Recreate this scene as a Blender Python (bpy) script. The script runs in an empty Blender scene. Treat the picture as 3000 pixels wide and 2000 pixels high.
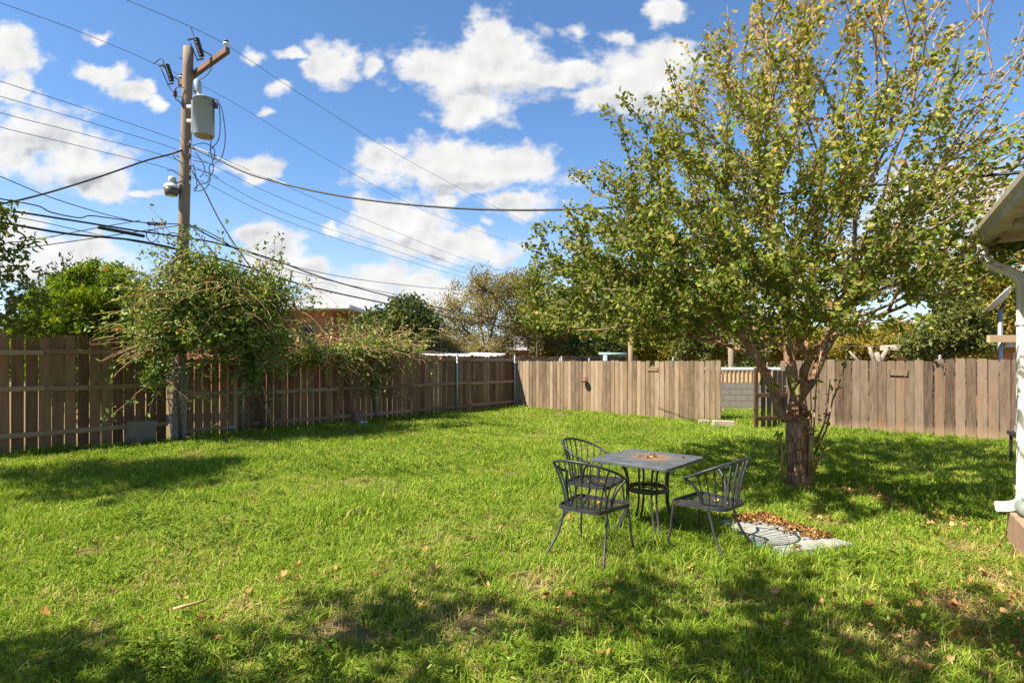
import bpy, math, random
import numpy as np
from mathutils import Vector, Matrix
R = math.radians
rng = np.random.default_rng(11)
random.seed(5)
scene = bpy.context.scene
col = scene.collection

# ------------------------------------------------------------------ camera
CAMZ = 1.68; FPX = 1666.7; HORIZ = 1055.0
cam_d = bpy.data.cameras.new('camera'); cam = bpy.data.objects.new('camera', cam_d); col.objects.link(cam)
cam.location = (0, 0, CAMZ); cam.rotation_euler = (R(90), 0, 0)
cam_d.lens = 20.0; cam_d.sensor_width = 36.0; cam_d.shift_y = (HORIZ - 1000) / 3000.0
cam_d.clip_start = 0.05; cam_d.clip_end = 3000
scene.camera = cam

# ------------------------------------------------------------------ sun and sky
SUN = Vector((0.738, 0.352, -1.0)).normalized()
sl = bpy.data.lights.new('sun', 'SUN'); sl.energy = 5.0; sl.angle = R(0.53); sl.color = (1.0, 0.91, 0.74)
so = bpy.data.objects.new('sun', sl); col.objects.link(so)
so.rotation_euler = SUN.to_track_quat('-Z', 'Y').to_euler()
world = bpy.data.worlds.new('World'); scene.world = world; world.use_nodes = True
SKY_STRENGTH = 0.112
scene.view_settings.view_transform = 'Standard'; scene.view_settings.look = 'None'
scene.view_settings.exposure = 1.25; scene.view_settings.gamma = 1.0
scene.view_settings.use_curve_mapping = False
scene.render.engine = 'CYCLES'
scene.cycles.use_denoising = True
scene.cycles.max_bounces = 5; scene.cycles.transparent_max_bounces = 4
scene.cycles.diffuse_bounces = 3; scene.cycles.glossy_bounces = 2; scene.cycles.transmission_bounces = 3
scene.cycles.use_adaptive_sampling = True; scene.cycles.adaptive_threshold = 0.025
world.cycles.sampling_method = 'MANUAL'; world.cycles.sample_map_resolution = 256


class NT:
    """small helper to write node trees"""
    def __init__(s, tree): s.t = tree; s.n = tree.nodes; s.l = tree.links
    def new(s, typ, **kw):
        n = s.n.new(typ)
        for k, v in kw.items(): setattr(n, k, v)
        return n
    def put(s, sock, v):
        if hasattr(v, 'default_value') and hasattr(v, 'links'): s.l.new(v, sock)
        elif v is not None: sock.default_value = v
    def math(s, op, a, b=None, c=None, clamp=False):
        n = s.new('ShaderNodeMath', operation=op); n.use_clamp = clamp
        s.put(n.inputs[0], a); s.put(n.inputs[1], b)
        if c is not None: s.put(n.inputs[2], c)
        return n.outputs[0]
    def vmath(s, op, a, b=None, c=None):
        n = s.new('ShaderNodeVectorMath', operation=op)
        s.put(n.inputs[0], a)
        if b is not None: s.put(n.inputs[1], b)
        if c is not None: s.put(n.inputs[2], c)
        return n.outputs['Value'] if op in ('LENGTH', 'DOT_PRODUCT') else n.outputs[0]
    def noise(s, vec, scale, detail=4, rough=0.55, dist=0.0, dim='3D'):
        n = s.new('ShaderNodeTexNoise', noise_dimensions=dim)
        s.put(n.inputs['Vector'], vec); n.inputs['Scale'].default_value = scale
        n.inputs['Detail'].default_value = detail; n.inputs['Roughness'].default_value = rough
        n.inputs['Distortion'].default_value = dist
        return n.outputs[0]
    def ramp(s, fac, stops, interp='LINEAR'):
        n = s.new('ShaderNodeValToRGB'); n.color_ramp.interpolation = interp
        e = n.color_ramp.elements
        while len(e) < len(stops): e.new(0.5)
        for i, (p, c) in enumerate(stops):
            e[i].position = p; e[i].color = (c[0], c[1], c[2], 1) if hasattr(c, '__len__') else (c, c, c, 1)
        s.put(n.inputs[0], fac)
        return n.outputs[0]
    def mix(s, fac, a, b, mode='MIX'):
        n = s.new('ShaderNodeMix', data_type='RGBA', blend_type=mode)
        s.put(n.inputs[0], fac)
        for sock, v in ((n.inputs[6], a), (n.inputs[7], b)):
            if isinstance(v, (tuple, list)): v = (v[0], v[1], v[2], 1)
            s.put(sock, v)
        return n.outputs[2]
    def maprange(s, v, a, b, c=0.0, d=1.0, smooth=True):
        n = s.new('ShaderNodeMapRange', interpolation_type='SMOOTHSTEP' if smooth else 'LINEAR')
        s.put(n.inputs[0], v)
        for i, q in enumerate((a, b, c, d)): n.inputs[1 + i].default_value = q
        return n.outputs[0]


def build_world():
    w = NT(world.node_tree); w.n.clear()
    out = w.new('ShaderNodeOutputWorld'); bg = w.new('ShaderNodeBackground')
    w.l.new(bg.outputs[0], out.inputs[0]); bg.inputs[1].default_value = SKY_STRENGTH
    sky = w.new('ShaderNodeTexSky', sky_type='NISHITA'); sky.sun_disc = False
    sky.sun_elevation = math.asin(-SUN.z); sky.sun_rotation = math.atan2(-SUN.x, -SUN.y)
    sky.air_density = 1.0; sky.dust_density = 0.25; sky.ozone_density = 3.2; sky.altitude = 900
    tc = w.new('ShaderNodeTexCoord'); d = w.vmath('NORMALIZE', tc.outputs['Generated'])
    sep = w.new('ShaderNodeSeparateXYZ'); w.l.new(d, sep.inputs[0])
    x, y, z = sep.outputs
    ysafe = w.math('MAXIMUM', y, 0.2)
    cmb = w.new('ShaderNodeCombineXYZ')
    w.put(cmb.inputs[0], w.math('DIVIDE', x, ysafe)); w.put(cmb.inputs[1], w.math('DIVIDE', z, ysafe)); cmb.inputs[2].default_value = 0
    uv = cmb.outputs[0]
    # ragged outlines: warp, then fine fbm added to the distance from each cloud core
    def nz(vec, sc, det, ro):
        n = w.new('ShaderNodeTexNoise', noise_dimensions='2D'); w.put(n.inputs['Vector'], vec)
        n.inputs['Scale'].default_value = sc; n.inputs['Detail'].default_value = det; n.inputs['Roughness'].default_value = ro
        return n.outputs
    warp = nz(uv, 13.0, 3, 0.55)[1]
    wv = w.vmath('MULTIPLY_ADD', warp, (0.07, 0.05, 0), (-0.035, -0.025, 0))
    uw = w.vmath('ADD', uv, wv)
    clouds = [(1434,205,225,80),(1425,100,60,75),(1385,315,105,62),(1640,215,95,42),(1240,190,75,45),(1500,150,110,60),
        (1880,240,170,80),(1740,285,60,34),(1960,190,90,60),
        (1338,490,235,62),(1140,455,80,32),(1545,485,75,55),(1300,580,45,38),(1520,590,95,36),
        (1170,660,150,66),(1390,725,140,42),(1080,630,65,48),(1250,720,120,45),
        (965,190,62,62),(870,165,62,20),(1085,190,32,26),(905,200,40,16),
        (300,225,90,36),(390,265,55,32),(450,300,26,22),
        (110,390,135,75),(230,470,130,75),(320,540,75,48),(40,430,90,80),(420,560,60,14),
        (35,150,85,75),(30,250,55,40),(95,120,40,30),
        (740,490,82,30),(150,770,190,66),(40,690,90,45),(270,730,70,40),
        (800,745,100,70),(760,690,50,45),(920,810,70,55),(1180,825,120,48),(1060,860,90,55),(940,880,120,40),(1250,880,120,40),
        (1705,95,38,22),(1815,112,38,28),(1955,48,62,28),(1440,655,24,17),(970,660,18,22),(280,110,22,20),(740,165,26,20),(835,265,30,20),(795,330,20,15),
        (2760,590,260,90),(2640,760,260,80),(2900,690,160,90),(2200,880,260,60)]
    m = None; m2 = None; us = w.vmath('ADD', uw, (-0.008, 0.03, 0))
    for (cx, cy, rx, ry) in clouds:
        c = ((cx - 1500) / FPX, (HORIZ - cy) / FPX); r = (rx / FPX, ry / FPX)
        q = w.vmath('MULTIPLY_ADD', uw, (1 / r[0], 1 / r[1], 0), (-c[0] / r[0], -c[1] / r[1], 0))
        ln = w.vmath('LENGTH', q)
        if rx < 48: ln = w.math('MULTIPLY_ADD', ln, 0.75, 0.38)
        m = ln if m is None else w.math('SMOOTH_MIN', m, ln, 0.2)
        if rx >= 110:
            l2 = w.vmath('LENGTH', w.vmath('MULTIPLY_ADD', us, (1 / r[0], 1 / r[1], 0), (-c[0] / r[0], -c[1] / r[1], 0))); m2 = l2 if m2 is None else w.math('SMOOTH_MIN', m2, l2, 0.2)
    fb = nz(w.vmath('MULTIPLY', uv, (0.8, 1.25, 1)), 17.0, 8, 0.60)[0]
    mm = w.math('ADD', m, w.math('MULTIPLY_ADD', fb, 2.0, -1.0))
    front = w.maprange(mm, 1.46, 0.68)
    # the same cloud field goes on behind and beside the viewer
    zs = w.math('MAXIMUM', z, 0.06)
    cb = w.new('ShaderNodeCombineXYZ'); w.put(cb.inputs[0], w.math('DIVIDE', x, zs)); w.put(cb.inputs[1], w.math('DIVIDE', y, zs))
    gen = nz(cb.outputs[0], 0.75, 5, 0.58)[0]
    back = w.math('MULTIPLY', w.maprange(gen, 0.55, 0.64), w.maprange(z, 0.0, 0.12))
    fm = w.maprange(y, 0.35, 0.58)
    dens = w.math('ADD', w.math('MULTIPLY', front, fm), w.math('MULTIPLY', back, w.math('SUBTRACT', 1.0, fm)), clamp=True)
    # relief of the clouds: difference of the fbm towards the sun
    fo = nz(w.vmath('ADD', uv, (0.012, -0.016, 0)), 15.0, 3, 0.5)[0]
    fbl = nz(uv, 15.0, 3, 0.5)[0]
    relief = w.math('SUBTRACT', fo, fbl)
    lowf = nz(w.vmath('ADD', uv, (3.1, 1.7, 0)), 6.5, 4, 0.6)[0]
    core = w.maprange(mm, 1.1, 0.1)
    base_sh = w.math('MULTIPLY', w.maprange(w.math('SUBTRACT', m, m2), 0.0, 0.55), w.math('MULTIPLY', fm, w.maprange(mm, 1.15, 0.6)))
    sh = w.math('ADD', w.math('MULTIPLY', core, w.math('MULTIPLY', w.maprange(lowf, 0.42, 0.68), 0.6)), w.math('MULTIPLY', base_sh, 1.1))
    br = w.math('SUBTRACT', w.math('MULTIPLY_ADD', relief, 0.4, 1.02), w.math('MULTIPLY', sh, 0.17))
    br = w.math('MINIMUM', w.math('MAXIMUM', br, 0.55), 1.12)
    k = 0.90 / SKY_STRENGTH / 2 ** 1.25
    cc = w.mix(w.maprange(br, 0.65, 1.0), (0.66 * k, 0.70 * k, 0.79 * k), (1.03 * k, 1.02 * k, 1.0 * k))
    cfin = w.mix(1.0, cc, br, 'MULTIPLY')
    hs = w.new('ShaderNodeHueSaturation'); w.put(hs.inputs['Color'], sky.outputs[0])
    hs.inputs['Hue'].default_value = 0.50; hs.inputs['Saturation'].default_value = 1.12; hs.inputs['Value'].default_value = 0.82
    hazy = w.math('MULTIPLY', w.maprange(z, 0.32, 0.0), 0.45)
    base = w.mix(hazy, hs.outputs[0], (0.80 * k, 0.86 * k, 0.95 * k))
    w.put(bg.inputs[0], w.mix(w.math('MULTIPLY', dens, 0.97), base, cfin))
build_world()

# ------------------------------------------------------------------ helpers
def P(px, py, Y):
    return Vector(((px - 1500) / FPX * Y, Y, CAMZ - (py - HORIZ) / FPX * Y))
def tag(o, label=None, cat=None, group=None, kind=None):
    if label: o['label'] = label
    if cat: o['category'] = cat
    if group: o['group'] = group
    if kind: o['kind'] = kind
    return o
def empty(name, loc=(0, 0, 0), rz=0.0, label=None, cat=None, group=None):
    o = bpy.data.objects.new(name, None); col.objects.link(o); o.location = loc; o.rotation_euler = (0, 0, rz)
    o.empty_display_size = 0.1
    return tag(o, label, cat, group)
def link(name, mesh, parent=None, loc=None, rot=None, scale=None):
    o = bpy.data.objects.new(name, mesh); col.objects.link(o)
    if parent is not None: o.parent = parent
    if loc is not None: o.location = loc
    if rot is not None: o.rotation_euler = rot
    if scale is not None: o.scale = scale
    return o

class MB:
    def __init__(s): s.v = []; s.f = []; s.sm = []
    def add(s, vs, fs, smooth=False):
        b = len(s.v); s.v.extend([tuple(v) for v in vs]); s.f.extend([tuple(i + b for i in f) for f in fs]); s.sm.extend([smooth] * len(fs))
        return s
    def box(s, x0, x1, y0, y1, z0, z1, M=None):
        vs = [Vector((x, y, z)) for z in (z0, z1) for y in (y0, y1) for x in (x0, x1)]
        if M is not None: vs = [M @ v for v in vs]
        return s.add(vs, [(0, 2, 3, 1), (4, 5, 7, 6), (0, 1, 5, 4), (2, 6, 7, 3), (0, 4, 6, 2), (1, 3, 7, 5)])
    def tube(s, pts, rad, k=6, closed=False, caps=True, flat=1.0):
        pts = [Vector(p) for p in pts]; n = len(pts)
        if not hasattr(rad, '__len__'): rad = [rad] * n
        t0 = (pts[1] - pts[0]).normalized()
        a = Vector((0, 0, 1)) if abs(t0.z) < 0.9 else Vector((1, 0, 0))
        nrm = (a - t0 * a.dot(t0)).normalized()
        vs = []; fs = []
        for i in range(n):
            if closed: t = (pts[(i + 1) % n] - pts[i - 1])
            else: t = pts[min(i + 1, n - 1)] - pts[max(i - 1, 0)]
            if t.length < 1e-9: t = t0
            t = t.normalized(); nrm = (nrm - t * nrm.dot(t))
            nrm = nrm.normalized() if nrm.length > 1e-6 else t.orthogonal().normalized()
            b = t.cross(nrm)
            for j in range(k):
                an = 2 * math.pi * j / k
                vs.append(pts[i] + nrm * math.cos(an) * rad[i] + b * math.sin(an) * rad[i] * flat)
        for i in range(n if closed else n - 1):
            for j in range(k):
                a0 = i * k + j; a1 = i * k + (j + 1) % k; b0 = ((i + 1) % n) * k + j; b1 = ((i + 1) % n) * k + (j + 1) % k
                fs.append((a0, a1, b1, b0))
        if caps and not closed:
            fs.append(tuple(range(k - 1, -1, -1))); fs.append(tuple((n - 1) * k + j for j in range(k)))
        return s.add(vs, fs, True)
    def lathe(s, prof, c=(0, 0, 0), k=16, M=None):
        vs = []; fs = []
        for (r, z) in prof:
            for j in range(k):
                a = 2 * math.pi * j / k; v = Vector((c[0] + r * math.cos(a), c[1] + r * math.sin(a), c[2] + z))
                vs.append(M @ v if M is not None else v)
        for i in range(len(prof) - 1):
            for j in range(k):
                fs.append((i * k + j, i * k + (j + 1) % k, (i + 1) * k + (j + 1) % k, (i + 1) * k + j))
        fs.append(tuple(range(k - 1, -1, -1))); fs.append(tuple((len(prof) - 1) * k + j for j in range(k)))
        return s.add(vs, fs, True)
    def prism(s, poly, z0, z1, M=None):
        n = len(poly); vs = [Vector((x, y, z0)) for x, y in poly] + [Vector((x, y, z1)) for x, y in poly]
        if M is not None: vs = [M @ v for v in vs]
        fs = [tuple(range(n - 1, -1, -1)), tuple(range(n, 2 * n))] + [(i, (i + 1) % n, n + (i + 1) % n, n + i) for i in range(n)]
        return s.add(vs, fs)
    def mesh(s, name, mat):
        m = bpy.data.meshes.new(name); m.from_pydata(s.v, [], s.f); m.materials.append(mat)
        m.polygons.foreach_set('use_smooth', s.sm); m.update(); return m
    def build(s, name, mat, parent=None, **kw):
        o = link(name, s.mesh(name, mat), parent, **kw); return o

def bevel(o, w=0.004, seg=2):
    md = o.modifiers.new('bevel', 'BEVEL'); md.width = w; md.segments = seg; md.limit_method = 'ANGLE'; md.angle_limit = R(40)
    return o
def np_mesh(name, V, F, mat, tint=None, smooth=False):
    """V (n,3); F (m,k) array of equal polygons"""
    m = bpy.data.meshes.new(name); n, k = F.shape
    m.vertices.add(len(V)); m.vertices.foreach_set('co', V.astype(np.float32).ravel())
    m.loops.add(n * k); m.loops.foreach_set('vertex_index', F.astype(np.int32).ravel())
    m.polygons.add(n); m.polygons.foreach_set('loop_start', np.arange(0, n * k, k, dtype=np.int32))
    m.polygons.foreach_set('loop_total', np.full(n, k, dtype=np.int32))
    if smooth: m.polygons.foreach_set('use_smooth', np.ones(n, dtype=bool))
    if tint is not None:
        a = m.attributes.new('tint', 'FLOAT', 'POINT'); a.data.foreach_set('value', tint.astype(np.float32))
    m.materials.append(mat); m.update(calc_edges=True); m.validate(); return m

# ------------------------------------------------------------------ materials
def material(name):
    m = bpy.data.materials.new(name); m.use_nodes = True
    w = NT(m.node_tree); b = m.node_tree.nodes['Principled BSDF']
    return m, w, b
def bumpit(w, b, h, strength=0.3, dist=0.01):
    n = w.new('ShaderNodeBump'); n.inputs['Strength'].default_value = strength; n.inputs['Distance'].default_value = dist
    w.put(n.inputs['Height'], h); w.l.new(n.outputs[0], b.inputs['Normal'])
def stretch(w, vec, sx, sy, sz): return w.vmath('MULTIPLY', vec, (sx, sy, sz))

def wood_mat(name, dark, mid, light, warm=(0.30, 0.17, 0.09), warm_amt=0.35, axis='z', splash=0.0):
    m, w, b = material(name)
    tc = w.new('ShaderNodeTexCoord'); oi = w.new('ShaderNodeObjectInfo'); ob = tc.outputs['Object']; rnd = oi.outputs['Random']
    off = w.new('ShaderNodeCombineXYZ'); w.put(off.inputs[0], w.math('MULTIPLY', rnd, 37.0)); w.put(off.inputs[1], w.math('MULTIPLY', rnd, 91.0)); w.put(off.inputs[2], w.math('MULTIPLY', rnd, 53.0))
    p = w.vmath('ADD', ob, off.outputs[0])
    st = {'z': (1, 1, 0.035), 'x': (0.035, 1, 1)}[axis]
    st2 = {'z': (1, 1, 0.16), 'x': (0.16, 1, 1)}[axis]
    pw = w.vmath('ADD', p, w.vmath('MULTIPLY', w.new('ShaderNodeVectorMath').outputs[0], (0, 0, 0)))
    n0 = w.noise(w.vmath('MULTIPLY', p, st2), 7.0, 3, 0.5)
    warp = w.new('ShaderNodeCombineXYZ'); w.put(warp.inputs[0], w.math('MULTIPLY', n0, 0.05))
    pg = w.vmath('MULTIPLY', w.vmath('ADD', p, warp.outputs[0]), st)
    grain = w.noise(pg, 95.0, 6, 0.68)
    broad = w.noise(w.vmath('MULTIPLY', p, st2), 13.0, 4, 0.6)
    tone = w.math('ADD', w.math('MULTIPLY', grain, 0.75), w.math('MULTIPLY', broad, 0.45))
    tone = w.math('ADD', tone, w.math('MULTIPLY_ADD', rnd, 0.36, -0.26))
    c = w.ramp(tone, [(0.26, dark), (0.46, mid), (0.74, light)])
    # knots
    vo = w.new('ShaderNodeTexVoronoi'); w.put(vo.inputs['Vector'], w.vmath('MULTIPLY', p, {'z': (1, 1, 0.42), 'x': (0.42, 1, 1)}[axis])); vo.inputs['Scale'].default_value = 6.5
    kn = w.maprange(vo.outputs['Distance'], 0.09, 0.02)
    vo2 = w.new('ShaderNodeTexVoronoi'); w.put(vo2.inputs['Vector'], w.vmath('MULTIPLY', p, {'z': (1, 1, 0.5), 'x': (0.5, 1, 1)}[axis])); vo2.inputs['Scale'].default_value = 17.0
    kl = w.math('MULTIPLY', w.maprange(vo2.outputs['Distance'], 0.14, 0.07), 0.5)
    wn = w.new('ShaderNodeTexWhiteNoise'); wn.noise_dimensions = '1D'; w.put(wn.inputs['W'], w.math('MULTIPLY', rnd, 711.0))
    wf = w.math('MULTIPLY', w.maprange(wn.outputs[0], 0.55, 0.95), w.maprange(w.noise(w.vmath('MULTIPLY', p, st2), 5.0, 2, 0.5), 0.42, 0.68))
    c = w.mix(w.math('MULTIPLY', wf, warm_amt), c, warm)
    c = w.mix(kl, c, tuple(min(1, q * 1.35) for q in light))
    c = w.mix(w.math('MULTIPLY', kn, 0.8), c, tuple(q * 0.55 for q in dark))
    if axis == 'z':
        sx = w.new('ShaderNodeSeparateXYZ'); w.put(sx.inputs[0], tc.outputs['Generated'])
        ed = w.maprange(w.math('ADD', w.math('ABSOLUTE', w.math('SUBTRACT', sx.outputs[0], 0.5)), w.math('MULTIPLY', n0, 0.05)), 0.435, 0.525)  # board edges darkened: shade between boards put into the colour, plus weathered dirt
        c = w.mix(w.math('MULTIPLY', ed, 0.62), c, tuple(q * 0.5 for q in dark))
    if splash > 0:
        sp = w.new('ShaderNodeSeparateXYZ'); w.put(sp.inputs[0], ob)
        s_ = w.math('MULTIPLY', w.maprange(w.math('ADD', sp.outputs[2], w.math('MULTIPLY', n0, 0.2)), 0.42, 0.12), splash)
        c = w.mix(s_, c, (0.36, 0.24, 0.15))
    w.put(b.inputs['Base Color'], c); b.inputs['Roughness'].default_value = 0.88
    b.inputs['Specular IOR Level'].default_value = 0.25
    bumpit(w, b, w.math('SUBTRACT', grain, w.math('MULTIPLY', kn, 0.4)), 0.55, 0.006)
    return m
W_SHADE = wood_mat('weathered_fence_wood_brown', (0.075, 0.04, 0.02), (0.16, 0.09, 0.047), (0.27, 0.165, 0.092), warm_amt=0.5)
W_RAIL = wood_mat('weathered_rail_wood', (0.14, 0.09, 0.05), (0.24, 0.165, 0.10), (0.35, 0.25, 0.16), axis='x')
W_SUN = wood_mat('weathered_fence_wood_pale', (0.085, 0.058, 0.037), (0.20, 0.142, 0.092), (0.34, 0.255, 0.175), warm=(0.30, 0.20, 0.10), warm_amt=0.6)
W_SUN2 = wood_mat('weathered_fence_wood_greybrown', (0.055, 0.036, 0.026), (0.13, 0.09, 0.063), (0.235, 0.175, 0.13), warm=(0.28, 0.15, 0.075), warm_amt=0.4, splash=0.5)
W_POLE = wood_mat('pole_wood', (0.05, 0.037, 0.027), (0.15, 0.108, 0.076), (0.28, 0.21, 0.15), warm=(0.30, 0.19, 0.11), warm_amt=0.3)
W_ARM = wood_mat('crossarm_wood', (0.07, 0.04, 0.03), (0.13, 0.078, 0.06), (0.20, 0.125, 0.095), axis='x')
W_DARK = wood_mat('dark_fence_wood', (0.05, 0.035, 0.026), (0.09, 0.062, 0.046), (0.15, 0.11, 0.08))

def plain(name, c, rough=0.6, metal=0.0, var=0.25, scale=12.0, bump=0.15, c2=None, spec=0.4, rust=None, rust_amt=0.0):
    m, w, b = material(name); tc = w.new('ShaderNodeTexCoord')
    n = w.noise(tc.outputs['Object'], scale, 6, 0.62)
    c2 = c2 or tuple(q * (1 - var) for q in c)
    cc = w.ramp(n, [(0.32, c2), (0.68, c)])
    if rust:
        n2 = w.noise(tc.outputs['Object'], scale * 0.7, 5, 0.6)
        cc = w.mix(w.math('MULTIPLY', w.maprange(n2, 0.55, 0.70), rust_amt), cc, rust)
    w.put(b.inputs['Base Color'], cc); b.inputs['Metallic'].default_value = metal
    w.put(b.inputs['Roughness'], w.math('MULTIPLY_ADD', n, 0.25, rough - 0.12)); b.inputs['Specular IOR Level'].default_value = spec
    if bump: bumpit(w, b, n, bump, 0.004)
    return m
M_IRON = plain('black_wrought_iron', (0.032, 0.037, 0.045), 0.48, 0.0, 0.4, 45, 0.3, rust=(0.16, 0.06, 0.03), rust_amt=0.45, spec=0.5)
M_GALV = plain('galvanised_steel', (0.36, 0.40, 0.40), 0.42, 0.55, 0.3, 22, 0.1)
M_STEEL = plain('dark_line_hardware', (0.06, 0.055, 0.055), 0.5, 0.3, 0.3, 30)
M_TRANS = plain('transformer_grey_paint', (0.33, 0.39, 0.44), 0.42, 0.0, 0.1, 6, 0.05)
M_TRANSB = plain('transformer_rusty_bottom', (0.45, 0.36, 0.22), 0.7, 0.0, 0.35, 9)
M_PORC = plain('brown_porcelain', (0.10, 0.05, 0.03), 0.25, 0.0, 0.2, 10, 0)
M_PORCB = plain('black_porcelain', (0.02, 0.02, 0.022), 0.25, 0.0, 0.2, 10, 0)
M_PORCW = plain('white_porcelain', (0.72, 0.72, 0.72), 0.25, 0.0, 0.1, 10, 0)
M_WIRE = plain('black_cable', (0.022, 0.023, 0.026), 0.55, 0.0, 0.2, 5, 0)
M_WIREA = plain('aluminium_cable', (0.30, 0.31, 0.32), 0.45, 0.3, 0.3, 8, 0)
M_WIREC = plain('weathered_copper_wire', (0.09, 0.10, 0.115), 0.5, 0.2, 0.2, 5, 0)
M_LAMPGL = plain('lamp_grey_plastic', (0.13, 0.115, 0.095), 0.3, 0.0, 0.3, 10, 0)
M_WHITE = plain('white_painted_metal', (0.74, 0.74, 0.71), 0.45, 0.0, 0.22, 7, 0.06, rust=(0.5, 0.45, 0.37), rust_amt=0.2)
M_CREAM = plain('cream_painted_trim', (0.50, 0.44, 0.33), 0.6, 0.0, 0.3, 7, 0.15, rust=(0.20, 0.15, 0.10), rust_amt=0.4)
M_SIDING = plain('tan_siding', (0.60, 0.50, 0.40), 0.6, 0.0, 0.12, 4, 0.1)
M_STEP = plain('concrete_step', (0.40, 0.25, 0.17), 0.85, 0.0, 0.3, 16, 0.4)
M_SLAB = plain('pale_concrete_board', (0.34, 0.35, 0.34), 0.85, 0.0, 0.35, 9, 0.3, rust=(0.17, 0.14, 0.10), rust_amt=0.6)
M_CYAN = plain('cyan_chipped_paint', (0.20, 0.45, 0.48), 0.6, 0.0, 0.3, 30, 0.2)
M_STONE = plain('pale_stone', (0.44, 0.37, 0.29), 0.85, 0.0, 0.3, 14, 0.6)
M_BLOCK = plain('concrete_block', (0.30, 0.265, 0.23), 0.9, 0.0, 0.22, 28, 0.5, c2=(0.21, 0.18, 0.155))
M_TANMETAL = plain('tan_sheet_metal', (0.62, 0.43, 0.24), 0.5, 0.0, 0.12, 6, 0.03)
M_ROOFW = plain('white_roof_sheet', (0.75, 0.76, 0.78), 0.5, 0.0, 0.12, 3, 0.03)
M_ROOFG = plain('grey_shingle_roof', (0.20, 0.20, 0.21), 0.9, 0.0, 0.3, 9, 0.4)
M_DISH = plain('grey_dish_paint', (0.52, 0.54, 0.55), 0.45, 0.0, 0.15, 10, 0.05)
M_TURQ = plain('turquoise_chipped_paint', (0.30, 0.50, 0.42), 0.6, 0.0, 0.2, 9, 0.2, rust=(0.33, 0.13, 0.06), rust_amt=0.9)
M_CINDER = plain('brown_block', (0.22, 0.14, 0.10), 0.9, 0.0, 0.3, 24, 0.5)
M_BOARDG = plain('grey_board', (0.20, 0.18, 0.16), 0.85, 0.0, 0.2, 6, 0.15)
M_JAR = plain('grey_green_plastic', (0.22, 0.26, 0.24), 0.4, 0.0, 0.12, 8, 0.02)
M_DARKPL = plain('dark_plastic', (0.05, 0.05, 0.055), 0.5, 0.0, 0.2, 8, 0.02)
M_COPPER = plain('rusty_bracket', (0.20, 0.085, 0.05), 0.6, 0.1, 0.4, 25, 0.2)
M_GLASS = plain('dark_window_glass', (0.035, 0.045, 0.06), 0.12, 0.0, 0.1, 3, 0)
M_STRAW = plain('dry_vine_stem', (0.50, 0.33, 0.16), 0.8, 0.0, 0.4, 6, 0.1, c2=(0.26, 0.15, 0.07))
M_FLOWER = plain('orange_trumpet_flower', (0.62, 0.13, 0.03), 0.6, 0.0, 0.3, 20, 0)

def rust_top():
    m, w, b = material('rusty_black_table_top'); tc = w.new('ShaderNodeTexCoord'); ob = tc.outputs['Object']
    n = w.noise(ob, 9.0, 7, 0.65); n3 = w.noise(ob, 70.0, 3, 0.5)
    dist = w.vmath('LENGTH', w.vmath('MULTIPLY', w.vmath('SUBTRACT', ob, (0.06, -0.02, 0.0)), (1, 1, 0)))
    r = w.maprange(w.math('ADD', dist, w.math('MULTIPLY_ADD', n, 0.5, -0.25)), 0.30, 0.10)
    base = w.ramp(n, [(0.3, (0.045, 0.052, 0.062)), (0.7, (0.115, 0.125, 0.14))])
    w.put(b.inputs['Base Color'], w.mix(w.math('MULTIPLY', r, 0.85), base, w.ramp(n, [(0.3, (0.10, 0.06, 0.035)), (0.7, (0.34, 0.19, 0.095))])))
    b.inputs['Roughness'].default_value = 0.62; bumpit(w, b, w.math('ADD', n, n3), 0.3, 0.003)
    return m
M_TOP = rust_top()

def bark_mat(name, dark, light, scale=9.0):
    m, w, b = material(name); tc = w.new('ShaderNodeTexCoord'); ob = tc.outputs['Object']
    n = w.noise(w.vmath('MULTIPLY', ob, (1, 1, 0.35)), scale, 8, 0.68, 0.6)
    vo = w.new('ShaderNodeTexVoronoi'); vo.feature = 'DISTANCE_TO_EDGE'; w.put(vo.inputs['Vector'], w.vmath('MULTIPLY', ob, (1, 1, 0.3))); vo.inputs['Scale'].default_value = scale * 3
    cr = w.maprange(vo.outputs['Distance'], 0.0, 0.22)
    big = w.noise(ob, 3.0, 3, 0.5)
    c = w.ramp(w.math('ADD', w.math('MULTIPLY', n, 0.75), w.math('MULTIPLY', cr, 0.2)), [(0.35, dark), (0.72, light)])
    c = w.mix(w.maprange(big, 0.45, 0.65), c, w.mix(0.5, c, (0.30, 0.235, 0.19)))
    w.put(b.inputs['Base Color'], c); b.inputs['Roughness'].default_value = 0.9; b.inputs['Specular IOR Level'].default_value = 0.2
    bumpit(w, b, w.math('ADD', n, w.math('MULTIPLY', cr, 0.35)), 1.0, 0.02)
    return m
M_BARK = bark_mat('pear_bark', (0.13, 0.07, 0.042), (0.50, 0.295, 0.185), 8)
M_TWIG = plain('tan_twig', (0.46, 0.33, 0.23), 0.7, 0.0, 0.45, 9, 0.1, c2=(0.22, 0.14, 0.09))
M_BARKG = bark_mat('grey_bark', (0.06, 0.05, 0.04), (0.22, 0.185, 0.15), 6)
M_BARKP = bark_mat('pale_bark', (0.25, 0.2, 0.16), (0.5, 0.43, 0.36), 6)

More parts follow.
